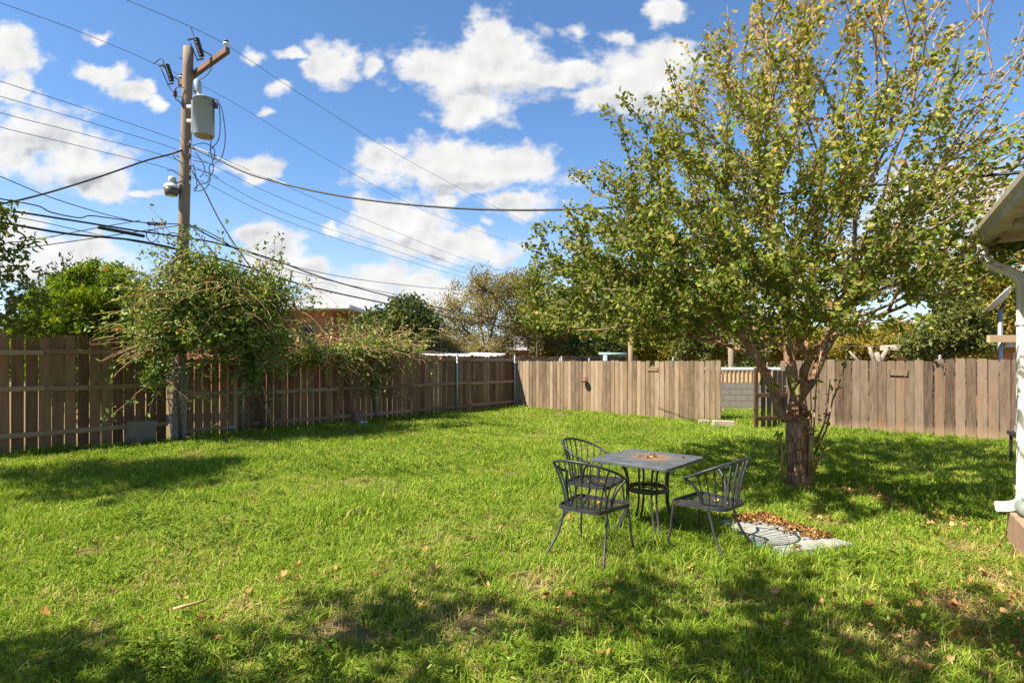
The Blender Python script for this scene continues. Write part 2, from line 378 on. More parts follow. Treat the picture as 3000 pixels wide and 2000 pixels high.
def leaf_mat(name, stops, trans=0.45, rough=0.45, spec=0.35, patch=0.0, rnd_amt=0.12, back=None):
    """stops: colour ramp over per-leaf tint"""
    m, w, b = material(name)
    at = w.new('ShaderNodeAttribute'); at.attribute_name = 'tint'; oi = w.new('ShaderNodeObjectInfo')
    f = w.math('ADD', at.outputs['Fac'], w.math('MULTIPLY_ADD', oi.outputs['Random'], rnd_amt * 2, -rnd_amt))
    ge = w.new('ShaderNodeNewGeometry')
    if patch > 0:
        pn = w.noise(ge.outputs['Position'], 0.55, 4, 0.6)
        f = w.math('ADD', f, w.math('MULTIPLY_ADD', pn, patch * 2, -patch))
    c = w.ramp(f, stops)
    if back: c = w.mix(w.math('MULTIPLY', ge.outputs['Backfacing'], 0.35), c, back)
    w.n.remove(b); df = w.new('ShaderNodeBsdfDiffuse'); w.put(df.inputs[0], c)
    t = w.new('ShaderNodeBsdfTranslucent'); w.put(t.inputs[0], w.mix(1.0, c, (1.0, 1.0, 0.5), 'MULTIPLY'))
    mx = w.new('ShaderNodeMixShader'); mx.inputs[0].default_value = trans
    w.l.new(df.outputs[0], mx.inputs[1]); w.l.new(t.outputs[0], mx.inputs[2]); res = mx.outputs[0]
    if spec > 0:
        gl = w.new('ShaderNodeBsdfGlossy'); gl.inputs['Roughness'].default_value = rough; gl.inputs[0].default_value = (0.9, 0.95, 1.0, 1)
        m2 = w.new('ShaderNodeMixShader'); m2.inputs[0].default_value = spec
        w.l.new(res, m2.inputs[1]); w.l.new(gl.outputs[0], m2.inputs[2]); res = m2.outputs[0]
    w.l.new(res, w.n['Material Output'].inputs[0])
    return m
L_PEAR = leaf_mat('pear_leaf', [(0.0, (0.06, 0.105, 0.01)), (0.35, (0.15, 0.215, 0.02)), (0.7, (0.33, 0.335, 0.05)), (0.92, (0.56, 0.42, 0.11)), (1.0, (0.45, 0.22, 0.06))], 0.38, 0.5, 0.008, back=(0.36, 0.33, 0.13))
L_VINE = leaf_mat('vine_leaf', [(0.0, (0.05, 0.11, 0.02)), (0.5, (0.15, 0.235, 0.035)), (0.8, (0.29, 0.345, 0.06)), (1.0, (0.45, 0.42, 0.11))], 0.35, 0.45, 0.03)
L_ELM = leaf_mat('olive_elm_leaf', [(0.0, (0.16, 0.145, 0.055)), (0.6, (0.31, 0.26, 0.10)), (1.0, (0.44, 0.34, 0.16))], 0.35, 0.6, 0)
L_DARK = leaf_mat('dark_green_leaf', [(0.0, (0.05, 0.075, 0.018)), (0.6, (0.13, 0.16, 0.032)), (1.0, (0.25, 0.25, 0.065))], 0.45, 0.5, 0.02)
L_EDGE = leaf_mat('willowy_leaf', [(0.0, (0.08, 0.115, 0.025)), (0.6, (0.19, 0.22, 0.045)), (1.0, (0.33, 0.31, 0.09))], 0.5, 0.5, 0.0)
L_YEL = leaf_mat('yellow_green_leaf', [(0.0, (0.12, 0.145, 0.022)), (0.6, (0.28, 0.265, 0.045)), (0.9, (0.40, 0.32, 0.07)), (1.0, (0.42, 0.20, 0.05))], 0.4, 0.5, 0.0)
L_JUN = leaf_mat('juniper_spray', [(0.0, (0.06, 0.11, 0.012)), (0.5, (0.18, 0.26, 0.02)), (1.0, (0.36, 0.42, 0.035))], 0.42, 0.6, 0)
L_CON = leaf_mat('blue_green_conifer', [(0.0, (0.03, 0.05, 0.035)), (1.0, (0.09, 0.12, 0.07))], 0.25, 0.6, 0)
L_GRASS = leaf_mat('grass_blade', [(0.0, (0.078, 0.15, 0.016)), (0.4, (0.225, 0.345, 0.036)), (0.75, (0.42, 0.495, 0.085)), (0.93, (0.52, 0.46, 0.18)), (1.0, (0.55, 0.42, 0.22))], 0.42, 0.5, 0.0, patch=0.30, rnd_amt=0.13)
L_WEED = leaf_mat('broadleaf_weed', [(0.0, (0.09, 0.155, 0.025)), (0.6, (0.21, 0.30, 0.05)), (1.0, (0.38, 0.44, 0.09))], 0.35, 0.5, 0.0, patch=0.1)
L_DEAD = leaf_mat('dry_leaf', [(0.0, (0.13, 0.062, 0.025)), (0.5, (0.37, 0.20, 0.075)), (1.0, (0.56, 0.39, 0.19))], 0.2, 0.7, 0, rnd_amt=0.25)

def ground_mat():
    m, w, b = material('lawn_soil_and_turf'); ge = w.new('ShaderNodeNewGeometry'); p = ge.outputs['Position']
    n = w.noise(p, 2.2, 7, 0.65); n2 = w.noise(p, 38.0, 5, 0.7); n3 = w.noise(p, 0.5, 4, 0.6)
    g = w.ramp(n2, [(0.3, (0.085, 0.068, 0.03)), (0.55, (0.20, 0.15, 0.065)), (0.8, (0.36, 0.26, 0.13))])
    s = w.ramp(n2, [(0.3, (0.12, 0.07, 0.04)), (0.7, (0.34, 0.22, 0.13))])
    w.put(b.inputs['Base Color'], w.mix(w.maprange(w.math('ADD', n, w.math('MULTIPLY', n3, 0.4)), 0.72, 0.84), g, s))
    b.inputs['Roughness'].default_value = 0.95; b.inputs['Specular IOR Level'].default_value = 0.1
    bumpit(w, b, w.math('ADD', n2, n), 0.9, 0.03)
    return m
M_GROUND = ground_mat()
def brick_mat():
    m, w, b = material('orange_brick'); tc = w.new('ShaderNodeTexCoord')
    br = w.new('ShaderNodeTexBrick'); w.put(br.inputs['Vector'], w.vmath('MULTIPLY', tc.outputs['Object'], (1, 1, 1)))
    mp = w.new('ShaderNodeMapping'); mp.inputs['Rotation'].default_value = (R(90), 0, 0); w.l.new(tc.outputs['Object'], mp.inputs[0]); w.l.new(mp.outputs[0], br.inputs['Vector'])
    br.inputs['Color1'].default_value = (0.50, 0.17, 0.07, 1); br.inputs['Color2'].default_value = (0.42, 0.14, 0.06, 1); br.inputs['Mortar'].default_value = (0.38, 0.22, 0.15, 1)
    br.inputs['Scale'].default_value = 1.0; br.inputs['Brick Width'].default_value = 0.21; br.inputs['Row Height'].default_value = 0.073; br.inputs['Mortar Size'].default_value = 0.008
    n = w.noise(tc.outputs['Object'], 2.0, 5, 0.6)
    w.put(b.inputs['Base Color'], w.mix(w.math('MULTIPLY', n, 0.3), br.outputs[0], (0.25, 0.10, 0.06))); b.inputs['Roughness'].default_value = 0.9
    return m
M_BRICK = brick_mat()

# ------------------------------------------------------------------ ground
def gh(x, y):
    return 0.012 * np.sin(x * 1.3 + 0.7 * y) + 0.014 * np.sin(0.8 * y - 0.5 * x + 1.0) + 0.008 * np.sin(2.9 * x + 1.1) * np.sin(2.3 * y)
def build_ground():
    xs = np.concatenate([[-900, -300, -100, -40], np.arange(-20, 30.1, 0.5), [45, 110, 300, 900]])
    ys = np.concatenate([[-300, -100, -30, -10], np.arange(-5, 40.1, 0.5), [60, 120, 300, 900, 1500]])
    X, Y = np.meshgrid(xs, ys); Z = gh(X, Y) * ((X > -21) & (X < 31) & (Y > -6) & (Y < 41))
    V = np.stack([X, Y, Z], -1).reshape(-1, 3); nx = len(xs); ny = len(ys)
    i = (np.arange(ny - 1)[:, None] * nx + np.arange(nx - 1)[None, :]).ravel()
    F = np.stack([i, i + 1, i + nx + 1, i + nx], -1)
    o = link('ground', np_mesh('ground', V, F, M_GROUND, smooth=True)); o['kind'] = 'structure'
build_ground()

# fence lines: left fence from A along VV, back fence from the corner along UU
A0 = Vector((-8.85, 9.83, 0)); VV = Vector((0.657, 0.754, 0)).normalized(); UU = Vector((0.754, -0.657, 0)).normalized()
CORNER = Vector((0.1, 20.1, 0)); ANG_V = math.atan2(VV.y, VV.x); ANG_U = math.atan2(UU.y, UU.x)
def FL(s, off=0, z=0): return A0 + VV * s + UU * off + Vector((0, 0, z))
def FB(t, off=0, z=0): return CORNER + UU * t - VV * off + Vector((0, 0, z))

# ------------------------------------------------------------------ fences
def board_mesh(name, wdt, h, mat, thick=0.018, ear=0.028, seed=0, round_=False):
    r = random.Random(seed); k = 1.0 + r.uniform(-0.35, 0.35); e1 = ear * k; e2 = ear * (1 + r.uniform(-0.3, 0.3))
    hw = wdt / 2
    if round_: poly = [(-hw, 0), (hw, 0), (hw, h - e2 * 1.3), (hw * 0.86, h - e2 * 0.45), (hw * 0.6, h), (-hw * 0.6, h), (-hw * 0.86, h - e1 * 0.45), (-hw, h - e1 * 1.3)]
    else: poly = [(-hw, 0), (hw, 0), (hw, h - e2), (hw - e2, h), (-hw + e1, h), (-hw, h - e1)]
    n = len(poly); mb = MB()
    vs = [(x, -thick / 2, z) for x, z in poly] + [(x, thick / 2, z) for x, z in poly]
    fs = [tuple(range(n)), tuple(range(2 * n - 1, n - 1, -1))] + [((i + 1) % n, i, n + i, n + (i + 1) % n) for i in range(n)]
    mb.add(vs, fs)
    return mb.mesh(name, mat)
def board_run(root, fn, ang, s0, s1, pitch, wdt, ztop, mat, z0=0.03, off=0.0, seed=1, skip=(), round_=False, jit=0.012, lean=0.004):
    r = random.Random(seed); ms = [board_mesh('board', wdt + d, ztop - z0, mat, seed=seed * 10 + i, round_=round_) for i, d in enumerate((0, -0.006, 0.004, -0.003))]
    s = s0 + pitch / 2; i = 0; inv = root.matrix_world.inverted() if False else None
    while s < s1 - pitch * 0.45:
        if True:
            cut = 0.915 if any(a <= s <= b for a, b in skip) else 1.0
            p = fn(s, off + r.uniform(-0.003, 0.003), z0 + r.uniform(-0.02, 0.01)) - Vector(root.location)
            o = link('board', r.choice(ms), root, p, (0, r.uniform(-lean, lean), ang), (r.uniform(0.945, 1.0), 1, cut * (1 + r.uniform(-jit, jit))))
        s += pitch + r.uniform(-0.004, 0.006); i += 1
    return s - pitch / 2
def rail(root, fn, ang, s0, s1, z, off, h=0.088, d=0.04, mat=None, seg=2.4, slope=0.0):
    s = s0; r = random.Random(int(z * 100 + s0 * 7))
    while s < s1 - 0.05:
        e = min(s + seg, s1); L = e - s - 0.004
        mb = MB().box(0, L, -d / 2, d / 2, -h / 2, h / 2)
        o = bevel(mb.build('rail', mat or W_RAIL, root), 0.004, 1)
        o.location = fn(s, off, z + r.uniform(-0.012, 0.012)) - Vector(root.location); o.rotation_euler = (0, r.uniform(-0.005, 0.005), ang)
        s = e
def pipe_post(root, p, h, r=0.03, mat=M_GALV):
    mb = MB().tube([(0, 0, -0.3), (0, 0, h)], r, 12).lathe([(r * 1.05, 0), (r * 1.15, 0.01), (r * 1.1, 0.035), (r * 0.5, 0.055), (0.003, 0.06)], (0, 0, h - 0.01), 12)
    return mb.build('post', mat, root, loc=p - Vector(root.location))
def strap(root, p, r=0.034):
    return MB().tube([(r * math.cos(a), r * math.sin(a), 0) for a in np.linspace(0, 2 * math.pi, 14)[:-1]], 0.012, 5, closed=True, flat=0.4).build('strap', M_GALV, root, loc=p - Vector(root.location))

def fences():
    e = empty('board_fence', FL(0), 0, 'tall shaded brown board fence left of the utility pole', 'fence')
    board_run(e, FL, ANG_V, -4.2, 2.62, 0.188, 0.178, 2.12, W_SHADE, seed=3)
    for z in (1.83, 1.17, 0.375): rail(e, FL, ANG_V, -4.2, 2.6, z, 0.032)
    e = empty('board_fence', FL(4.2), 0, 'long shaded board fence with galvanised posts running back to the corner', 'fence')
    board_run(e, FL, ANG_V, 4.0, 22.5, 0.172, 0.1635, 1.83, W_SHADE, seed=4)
    for z in (1.69, 0.94, 0.225): rail(e, FL, ANG_V, 4.2, 13.5, z, 0.032)
    rail(e, FL, ANG_V, 13.75, 22.4, 1.69, 0.032)
    for s in (4.12, 7.72, 10.75, 13.52): 
        p = FL(s, 0.085); pipe_post(e, p, 1.83)
        for z in (1.69, 0.94, 0.225): strap(e, p + Vector((0, 0, z)))
    for s in (16.3, 18.6): pipe_post(e, FL(s, 0.085), 1.80)
    # gate beside the pole
    g = empty('wooden_gate', FL(3.5), 0, 'dark wooden gate with metal corner brackets under the vine', 'gate')
    board_run(g, FL, ANG_V, 2.94, 3.98, 0.172, 0.160, 1.70, W_SHADE, seed=6, z0=0.06)
    for z in (1.66, 0.95, 0.19): rail(g, FL, ANG_V, 2.92, 3.90, z, 0.032, 0.085)
    for s, nm in ((2.90, 'stile'), (3.96, 'stile')):
        o = bevel(MB().box(-0.045, 0.045, -0.02, 0.02, 0.06, 1.72).build(nm, W_RAIL, g, loc=FL(s, 0.034) - Vector(g.location), rot=(0, 0, ANG_V)), 0.004, 1)
    for z in (1.66, 0.95, 0.19):
        q = FL(3.92, 0.058, z) - Vector(g.location)
        MB().box(-0.16, 0.03, -0.003, 0.003, -0.014, 0.014).box(0.004, 0.032, -0.003, 0.003, 0.0145, 0.15).build('corner_bracket', M_GALV, g, loc=q, rot=(0, 0, ANG_V))
    # back fence
    e = empty('board_fence', FB(0.1), 0, 'sunlit pale board fence along the back left of the open gate', 'fence')
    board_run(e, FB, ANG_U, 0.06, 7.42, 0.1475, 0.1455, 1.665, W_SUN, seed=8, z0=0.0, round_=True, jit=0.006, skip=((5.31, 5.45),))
    for z in (1.35, 0.35): rail(e, FB, ANG_U, 0.1, 7.4, z, -0.04)
    for t in (1.9, 3.05, 5.9): pipe_post(e, FB(t, -0.10), 1.70)
    MB().box(-0.16, 0.16, -0.012, 0.012, -0.05, 0.05).build('patch_plank', W_RAIL, e, loc=FB(5.33, 0.026, 1.42) - Vector(e.location), rot=(0, 0.02, ANG_U))
    e = empty('board_fence', FB(8.9), 0, 'grey brown board fence with a short nailed plank right of the tree', 'fence')
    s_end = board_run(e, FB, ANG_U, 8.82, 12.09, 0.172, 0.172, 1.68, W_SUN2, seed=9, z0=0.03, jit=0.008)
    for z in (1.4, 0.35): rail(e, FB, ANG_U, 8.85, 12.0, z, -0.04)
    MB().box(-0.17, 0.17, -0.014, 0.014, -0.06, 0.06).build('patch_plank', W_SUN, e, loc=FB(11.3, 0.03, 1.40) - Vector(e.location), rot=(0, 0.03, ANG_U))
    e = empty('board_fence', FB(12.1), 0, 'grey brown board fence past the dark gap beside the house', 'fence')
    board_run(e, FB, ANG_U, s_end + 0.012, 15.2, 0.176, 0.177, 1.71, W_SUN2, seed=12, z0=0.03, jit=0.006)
    for z in (1.4, 0.35): rail(e, FB, ANG_U, 12.1, 15.2, z, -0.04)
    pipe_post(e, FB(s_end + 0.10, -0.08), 1.75, 0.028)
    # bent bracket on the fence top and a twig caught between boards
    mb = MB().box(-0.02, 0.02, -0.10, 0.0, -0.01, 0.01).tube([(0, -0.02, 0.0), (0.06, -0.05, -0.03), (0.16, -0.06, -0.10)], 0.01, 6)
    o = mb.build('latch_bracket', M_STEEL, e, loc=FB(s_end + 0.03, 0.01, 1.66) - Vector(e.location), rot=(0, 0, ANG_U))
    # open gate leaf, hinge on the right
    h = Vector((6.86, 14.22, 0)); f = Vector((5.93, 13.92, 0)); dvec = (f - h); L = dvec.length; ang = math.atan2(dvec.y, dvec.x)
    g = empty('wooden_gate', h, ang, 'narrow dark board gate standing open beside the tree trunk', 'gate')
    r = random.Random(4); ms = [board_mesh('board', 0.115, 1.40, W_DARK, seed=50 + i) for i in range(2)]
    for i, x in enumerate((0.06, 0.20, 0.36, 0.53, 0.71)): link('board', ms[i % 2], g, (x, 0, 0.05), (0, r.uniform(-.006, .006), 0), (1, 1, 1 + r.uniform(-.02, .02)))
    bevel(MB().box(-0.05, 0.05, -0.03, 0.03, 0.0, 1.47).build('stile', W_SHADE, g, loc=(L - 0.05, 0.0, 0.03)), 0.005, 1)
    for z in (0.25, 0.82): bevel(MB().box(0, L, 0.012, 0.05, -0.05, 0.05).build('rail', W_SHADE, g, loc=(0, 0, z)), 0.004, 1)
    # copper bird perch bracket on the back fence
    b = empty('wall_bracket', FB(3.02, 0.012, 1.0), ANG_U, 'small rusty metal bracket sticking out of the pale back fence', 'bracket')
    MB().box(-0.05, 0.05, -0.008, 0.0, -0.03, 0.16).build('back_plate', M_COPPER, b)
    MB().lathe([(0.02, 0), (0.10, 0.015), (0.115, 0.05), (0.10, 0.055), (0.085, 0.03), (0.01, 0.02)], (0, -0.13, -0.02), 14).build('dish', M_COPPER, b)
    # neighbour fence, dark brown, seen over the back fence
    n0 = P(1655, 1055, 22.5); n0.z = 0
    e = empty('board_fence', n0, 0, 'dark brown neighbour fence showing just above the pale back fence', 'fence')
    dirn = Vector((0.80, 0.60, 0)); an = math.atan2(0.60, 0.80)
    r = random.Random(31); ms = [board_mesh('board', 0.13, 1.86 - i * 0.02, W_DARK, seed=90 + i) for i in range(3)]
    for i in range(26): link('board', ms[i % 3], e, dirn * (i * 0.136), (0, 0, an))
    mb = MB().box(0, 26 * 0.136, 0.012, 0.05, 1.6, 1.69).build('rail', W_DARK, e, rot=(0, 0, an))
fences()

# ------------------------------------------------------------------ tree building
def mst_tree(fixed, targets, bf=0.3, seg=0.28, jit=0.03, seed=0, root=None, smooth=2):
    """fixed: list of polylines [(pts...)], each starts at an existing node (first one is the trunk). returns pos, parent"""
    r = np.random.default_rng(seed)
    pos = []; par = []; pl = []
    def add(p, q):
        pos.append(np.array(p, float)); par.append(q)
        pl.append(0.0 if q < 0 else pl[q] + float(np.linalg.norm(pos[-1] - pos[q]))); return len(pos) - 1
    for line in fixed:
        pts = [np.array(p, float) for p in line]
        if not pos: cur = add(pts[0], -1)
        else:
            dd = [np.linalg.norm(pts[0] - q) for q in pos]; cur = int(np.argmin(dd))
        for p in pts[1:]:
            a = pos[cur]; n = max(1, int(np.linalg.norm(p - a) / 0.12))
            base = a.copy()
            for i in range(1, n + 1):
                j = r.normal(0, 0.008, 3) if i < n else 0
                cur = add(base + (p - base) * i / n + j, cur)
    nfix = len(pos)
    cap = nfix + len(targets) * 14
    A = np.zeros((cap, 3)); LL = np.zeros(cap); A[:nfix] = pos; LL[:nfix] = pl
    par = list(par); n = nfix
    top = A[nfix - 1] if root is None else np.array(root)
    order = np.argsort(np.linalg.norm(targets - top, axis=1) + r.normal(0, 0.15, len(targets)))
    first = 8 if nfix > 20 else 0
    for ti in order:
        t = targets[ti]
        cost = np.linalg.norm(A[first:n] - t, axis=1) + bf * LL[first:n]
        b = int(np.argmin(cost)) + first
        a = A[b].copy(); dv = t - a; L = np.linalg.norm(dv); m = max(1, int(L / seg)); cur = b
        side = r.normal(0, 1, 3); side -= side.dot(dv) / (L * L + 1e-9) * dv; side = side / (np.linalg.norm(side) + 1e-9) * L * 0.07
        for i in range(1, m + 1):
            u = i / m
            p = a + dv * u + side * math.sin(math.pi * u) + (r.normal(0, jit, 3) if i < m else 0)
            A[n] = p; LL[n] = LL[cur] + np.linalg.norm(p - A[cur]); par.append(cur); cur = n; n += 1
    A = A[:n]; par = np.array(par)
    for _ in range(smooth):
        S = np.zeros_like(A); C = np.zeros(n)
        np.add.at(S, par[1:], A[1:]); np.add.at(C, par[1:], 1)
        has = (C > 0) & (np.arange(n) >= nfix)
        A[has] = 0.5 * A[has] + 0.25 * A[par[has]] + 0.25 * (S[has] / C[has][:, None])
    return A, par, nfix
def tree_radii(A, par, tip=0.004, e=2.2, cap=None):
    n = len(A); acc = np.zeros(n)
    for i in range(n - 1, -1, -1):
        if acc[i] == 0: acc[i] = tip ** e
        if par[i] >= 0: acc[par[i]] += acc[i]
    r = acc ** (1 / e)
    return r
def tree_wood(A, par, rad, lump=0.0, kthick=14, thin=5, twigs=None, tr=0.02):
    n = len(A); ch = [[] for _ in range(n)]
    for i in range(1, n): ch[par[i]].append(i)
    mb = MB(); starts = [(0, None)]
    while starts:
        s, pr = starts.pop()
        chain = [s] if pr is None else [pr, s]
        cur = s
        while ch[cur]:
            c = max(ch[cur], key=lambda q: rad[q])
            for q in ch[cur]:
                if q != c: starts.append((q, cur))
            chain.append(c); cur = c
        if len(chain) < 2: continue
        pts = [A[i] for i in chain]; rr = [rad[i] for i in chain]
        if pr is not None: rr[0] = min(rr[0], rr[1] * 1.25)
        k = kthick if max(rr) > 0.06 else (7 if max(rr) > 0.02 else thin)
        (twigs if twigs is not None and max(rr) < tr else mb).tube(pts, rr, k, caps=False)
    if lump > 0:
        r = np.random.default_rng(2); V = np.array(mb.v)
    return mb
LEAF_T = np.array([(0, 0, 0), (-0.5, 0.42, 0.10), (0, 0.5, 0.0), (0.5, 0.42, 0.10), (-0.30, 0.80, 0.02), (0.30, 0.80, 0.02), (0, 1.0, -0.12)])
LEAF_F = np.array([(0, 2, 1), (0, 3, 2), (1, 2, 4), (2, 3, 5), (2, 6, 4), (2, 5, 6)])
QUAD_T = np.array([(0, 0, 0), (-0.5, 0.45, 0.06), (0, 1.0, 0), (0.5, 0.45, 0.06)]); QUAD_F = np.array([(0, 3, 1), (3, 2, 1)])
def leaf_cloud(pos, direc, size, wid, tint, T=LEAF_T, F=LEAF_F, roll=None, r=None):
    """build leaves at pos pointing along direc"""
    r = r or rng; N = len(pos)
    y = direc / (np.linalg.norm(direc, axis=1, keepdims=True) + 1e-9)
    a = r.normal(0, 1, (N, 3)); x = np.cross(y, a); x /= (np.linalg.norm(x, axis=1, keepdims=True) + 1e-9)
    if roll is not None:   # faces mostly upwards
        up = np.tile(np.array([0, 0, 1.0]), (N, 1)) + r.normal(0, roll, (N, 3)); x = np.cross(y, up); x /= (np.linalg.norm(x, axis=1, keepdims=True) + 1e-9)
    z = np.cross(x, y) * r.uniform(-0.6, 3.2, (N, 1))
    V = pos[:, None, :] + (T[None, :, 0:1] * wid[:, None, None]) * x[:, None, :] + (T[None, :, 1:2] * size[:, None, None]) * y[:, None, :] + (T[None, :, 2:3] * size[:, None, None]) * z[:, None, :]
    FF = (np.arange(N)[:, None, None] * len(T) + F[None]).reshape(-1, F.shape[1])
    return V.reshape(-1, 3), FF, np.repeat(tint, len(T))
def ellipsoids(els, n, r, shell=0.5, rough=0.12):
    """sample points in a union of ellipsoids (cx,cy,cz,rx,ry,rz)"""
    els = np.array(els, float); w = els[:, 3] * els[:, 4] * els[:, 5]; w = w ** 0.8
    k = r.choice(len(els), n, p=w / w.sum()); d = r.normal(0, 1, (n, 3)); d /= np.linalg.norm(d, axis=1, keepdims=True)
    rad = r.random(n) ** shell * (1 + r.normal(0, rough, n))
    return els[k, :3] + d * rad[:, None] * els[k, 3:], d
def simple_tree(name, label, base, els, ntar, nleaf, lsize, lmat, bark=M_BARKG, trunk=None, seed=1, tip=0.006, group=None, cat='tree', bf=0.3, spread=0.22, tint=(0.45, 0.22), shell=0.4, T=QUAD_T, F=QUAD_F, droop=0.0, lean=None, wr=0.6, twig_only=False):
    r = np.random.default_rng(seed); base = np.array(base, float)
    e = empty(name, base, 0, label, cat, group)
    tg, _ = ellipsoids(els, ntar, r, shell, 0.08); tg -= base; tg = tg[tg[:, 2] > 0.3]
    trunk = trunk or [[(0, 0, -0.1), (0.05, 0, max(0.4, (np.min(tg[:, 2]) + np.mean(tg[:, 2])) * 0.35))]]
    A, par, nf = mst_tree(trunk, tg, bf, 0.4, 0.04, seed)
    rad = tree_radii(A, par, tip, 2.3)
    tree_wood(A, par, rad, kthick=10, thin=4).build('trunk', bark, e)
    tips = A[nf:]; k = r.integers(0, len(tips), nleaf)
    pos = tips[k] + r.normal(0, spread, (nleaf, 3)) * np.array([1, 1, 0.8])
    d = r.normal(0, 1, (nleaf, 3)) + np.array([0, 0, -droop])
    if lean is not None: d += np.array(lean)
    cl = r.normal(0, 0.12, len(tips))[k]
    ti = np.clip(r.normal(tint[0], tint[1], nleaf) + cl, 0, 1)
    sz = lsize * r.uniform(0.6, 1.3, nleaf)
    V, FF, tt = leaf_cloud(pos, d, sz, sz * wr, ti, T, F, r=r)
    o = link('crown', np_mesh('crown', V, FF, lmat, tt), e); o['kind'] = 'stuff'
    return e

def pear_tree():
    base = Vector((3.91, 7.76, 0)); B = np.array(base); r = np.random.default_rng(21)
    e = empty('pear_tree', base, 0, 'large leafy pear tree with several limbs growing from one rough trunk', 'tree')
    def L(px, py, dy=0.0):
        p = P(px, py, 7.76 + dy); return tuple(np.array(p) - B)
    trunk = [[(0.0, 0, -0.15), (0.0, 0, 0.05), (0.0, 0.0, 0.45), (-0.01, 0, 0.85), L(2335, 1175)],
             [L(2322, 1235), L(2285, 1215, -0.05), L(2265, 1146, -0.12), L(2240, 1090, -0.15), L(2202, 1019, -0.2), L(2163, 965, -0.25), L(2090, 880, -0.4), L(1990, 800, -0.6), L(1890, 720, -0.8)],
             [L(2335, 1175), L(2322, 1120), L(2316, 1060, 0.05), L(2310, 988, 0.0), L(2300, 900, -0.1), L(2290, 780, -0.3), L(2250, 600, -0.4), L(2220, 420, -0.3)],
             [L(2335, 1175), L(2352, 1110, 0.1), L(2362, 1060, 0.2), L(2362, 985, 0.4), L(2370, 900, 0.6), L(2380, 760, 0.9), L(2400, 560, 1.1)],
             [L(2335, 1180), L(2375, 1125), L(2408, 1036, 0.0), L(2440, 985, 0.0), L(2500, 880, -0.1), L(2580, 740, -0.3), L(2700, 560, -0.5), L(2830, 420, -0.6)],
             [L(2440, 985), L(2490, 965, -0.1), L(2560, 930, -0.4), L(2680, 880, -0.7), L(2800, 850, -0.9)],
             [L(2290, 1100, -0.1), L(2240, 1010, 0.4), L(2190, 920, 1.0), L(2130, 840, 1.5)],
             [L(2400, 1060), L(2430, 960, 0.6), L(2500, 850, 1.3), L(2560, 760, 1.8)],
             [L(2316, 1060), L(2310, 960, -0.5), L(2300, 880, -1.1), L(2290, 790, -1.7)]]
    prof = np.array([(2.05, -.35, 2.75), (2.6, -.25, 3.3), (3.33, 0.05, 3.3), (3.8, .1, 3.2), (4.26, .2, 3.0), (4.73, .35, 2.7), (5.2, .5, 2.45), (5.66, .65, 2.2), (6.1, .75, 1.95), (6.6, .85, 1.65), (7.0, .95, 0.9)])
    def sample(n, lo=0.35):
        out = []
        while len(out) < n:
            z = r.uniform(2.0, 7.0); cx = np.interp(z, prof[:, 0], prof[:, 1]); rr = np.interp(z, prof[:, 0], prof[:, 2])
            if r.random() > rr / 3.45 * 0.85 + 0.15: continue
            a = r.uniform(0, 2 * math.pi); u = math.sqrt(r.uniform(lo * lo, 1)); x = cx + rr * u * math.cos(a); y = rr * 0.92 * u * math.sin(a)
            if z < 2.5 and math.hypot(x, y) < 1.3: continue
            if z < 2.65 and x > 0.3: continue
            if z > 4.4 and x > 0.9 and r.random() < 0.68: continue
            if y + 7.76 < 4.9 and z < 2.5: continue
            out.append((x, y, z))
        return np.array(out)
    tg = sample(1250, 0.15)
    lo = []
    while len(lo) < 420:
        a = r.uniform(0, 6.283); q = r.uniform(0.9, 3.2); x = -0.3 + q * math.cos(a); y = q * 0.95 * math.sin(a); z = r.uniform(2.0, 3.0)
        if x > -0.5 and r.random() < 0.5: continue
        if x > 0.2 and z < 2.6: continue
        if y + 7.76 < 5.1 and z < 2.4: continue
        lo.append((x, y, z))
    tg = np.vstack([tg, np.array(lo)])
    A, par, nf = mst_tree(trunk, tg, 0.62, 0.22, 0.022, 7, root=(0, 0, 1.6), smooth=4)
    # long straight wind-combed shoots growing outwards and up from the outer twigs
    cnt = np.bincount(par[par >= 0], minlength=len(A)); tips = np.where(cnt == 0)[0]
    extra = []; epar = []; n = len(A); nshoot = n
    for t in tips:
        if r.random() > 0.62: continue
        c = np.array([0.2, 0, 2.6]); o = A[t] - c; o /= np.linalg.norm(o)
        d = o * 1.0 + np.array([0.30, 0.0, 0.05]) + r.normal(0, 0.3, 3); d /= np.linalg.norm(d)
        if A[t][2] < 2.7: d[2] *= 0.35
        Ls = r.uniform(0.2, 0.6); m = int(Ls / 0.16) + 1; cur = t; p = A[t]
        for i in range(1, m + 1):
            p = p + d * Ls / m + r.normal(0, 0.012, 3); extra.append(p); epar.append(cur); cur = n; n += 1
    A = np.vstack([A, np.array(extra)]); par = np.concatenate([par, np.array(epar)])
    rad = tree_radii(A, par, 0.0064, 2.62)
    sc = 0.142 / rad[0]; rad = np.where(rad > 0.03, rad * (1 + (sc - 1) * np.clip((rad - 0.03) / (rad[0] - 0.03), 0, 1)), rad)
    zz = A[:, 2]; rad[:nf] = rad[:nf] * np.where(zz[:nf] < 0.35, 1 + 0.35 * np.clip((0.25 - zz[:nf]) / 0.35, 0, 1) ** 1.5, 1)
    tw = MB(); mb = tree_wood(A, par, rad, kthick=22, thin=5, twigs=tw, tr=0.017); tw.build('twigs', M_TWIG, e)['kind'] = 'stuff'
    V = np.array(mb.v)      # ridges and lumps on the trunk and thick limbs
    th = np.clip((2.6 - V[:, 2]) / 1.2, 0, 1)
    ax = np.arctan2(V[:, 1], V[:, 0])
    for f, a, q in ((17, 0.012, 1.3), (29, 0.008, 4.0), (61, 0.004, 9.0)):
        V[:, 0] += th * a * np.sin(f * V[:, 1] + q * V[:, 2] + 1.0) ; V[:, 1] += th * a * np.sin(f * V[:, 0] - q * V[:, 2])
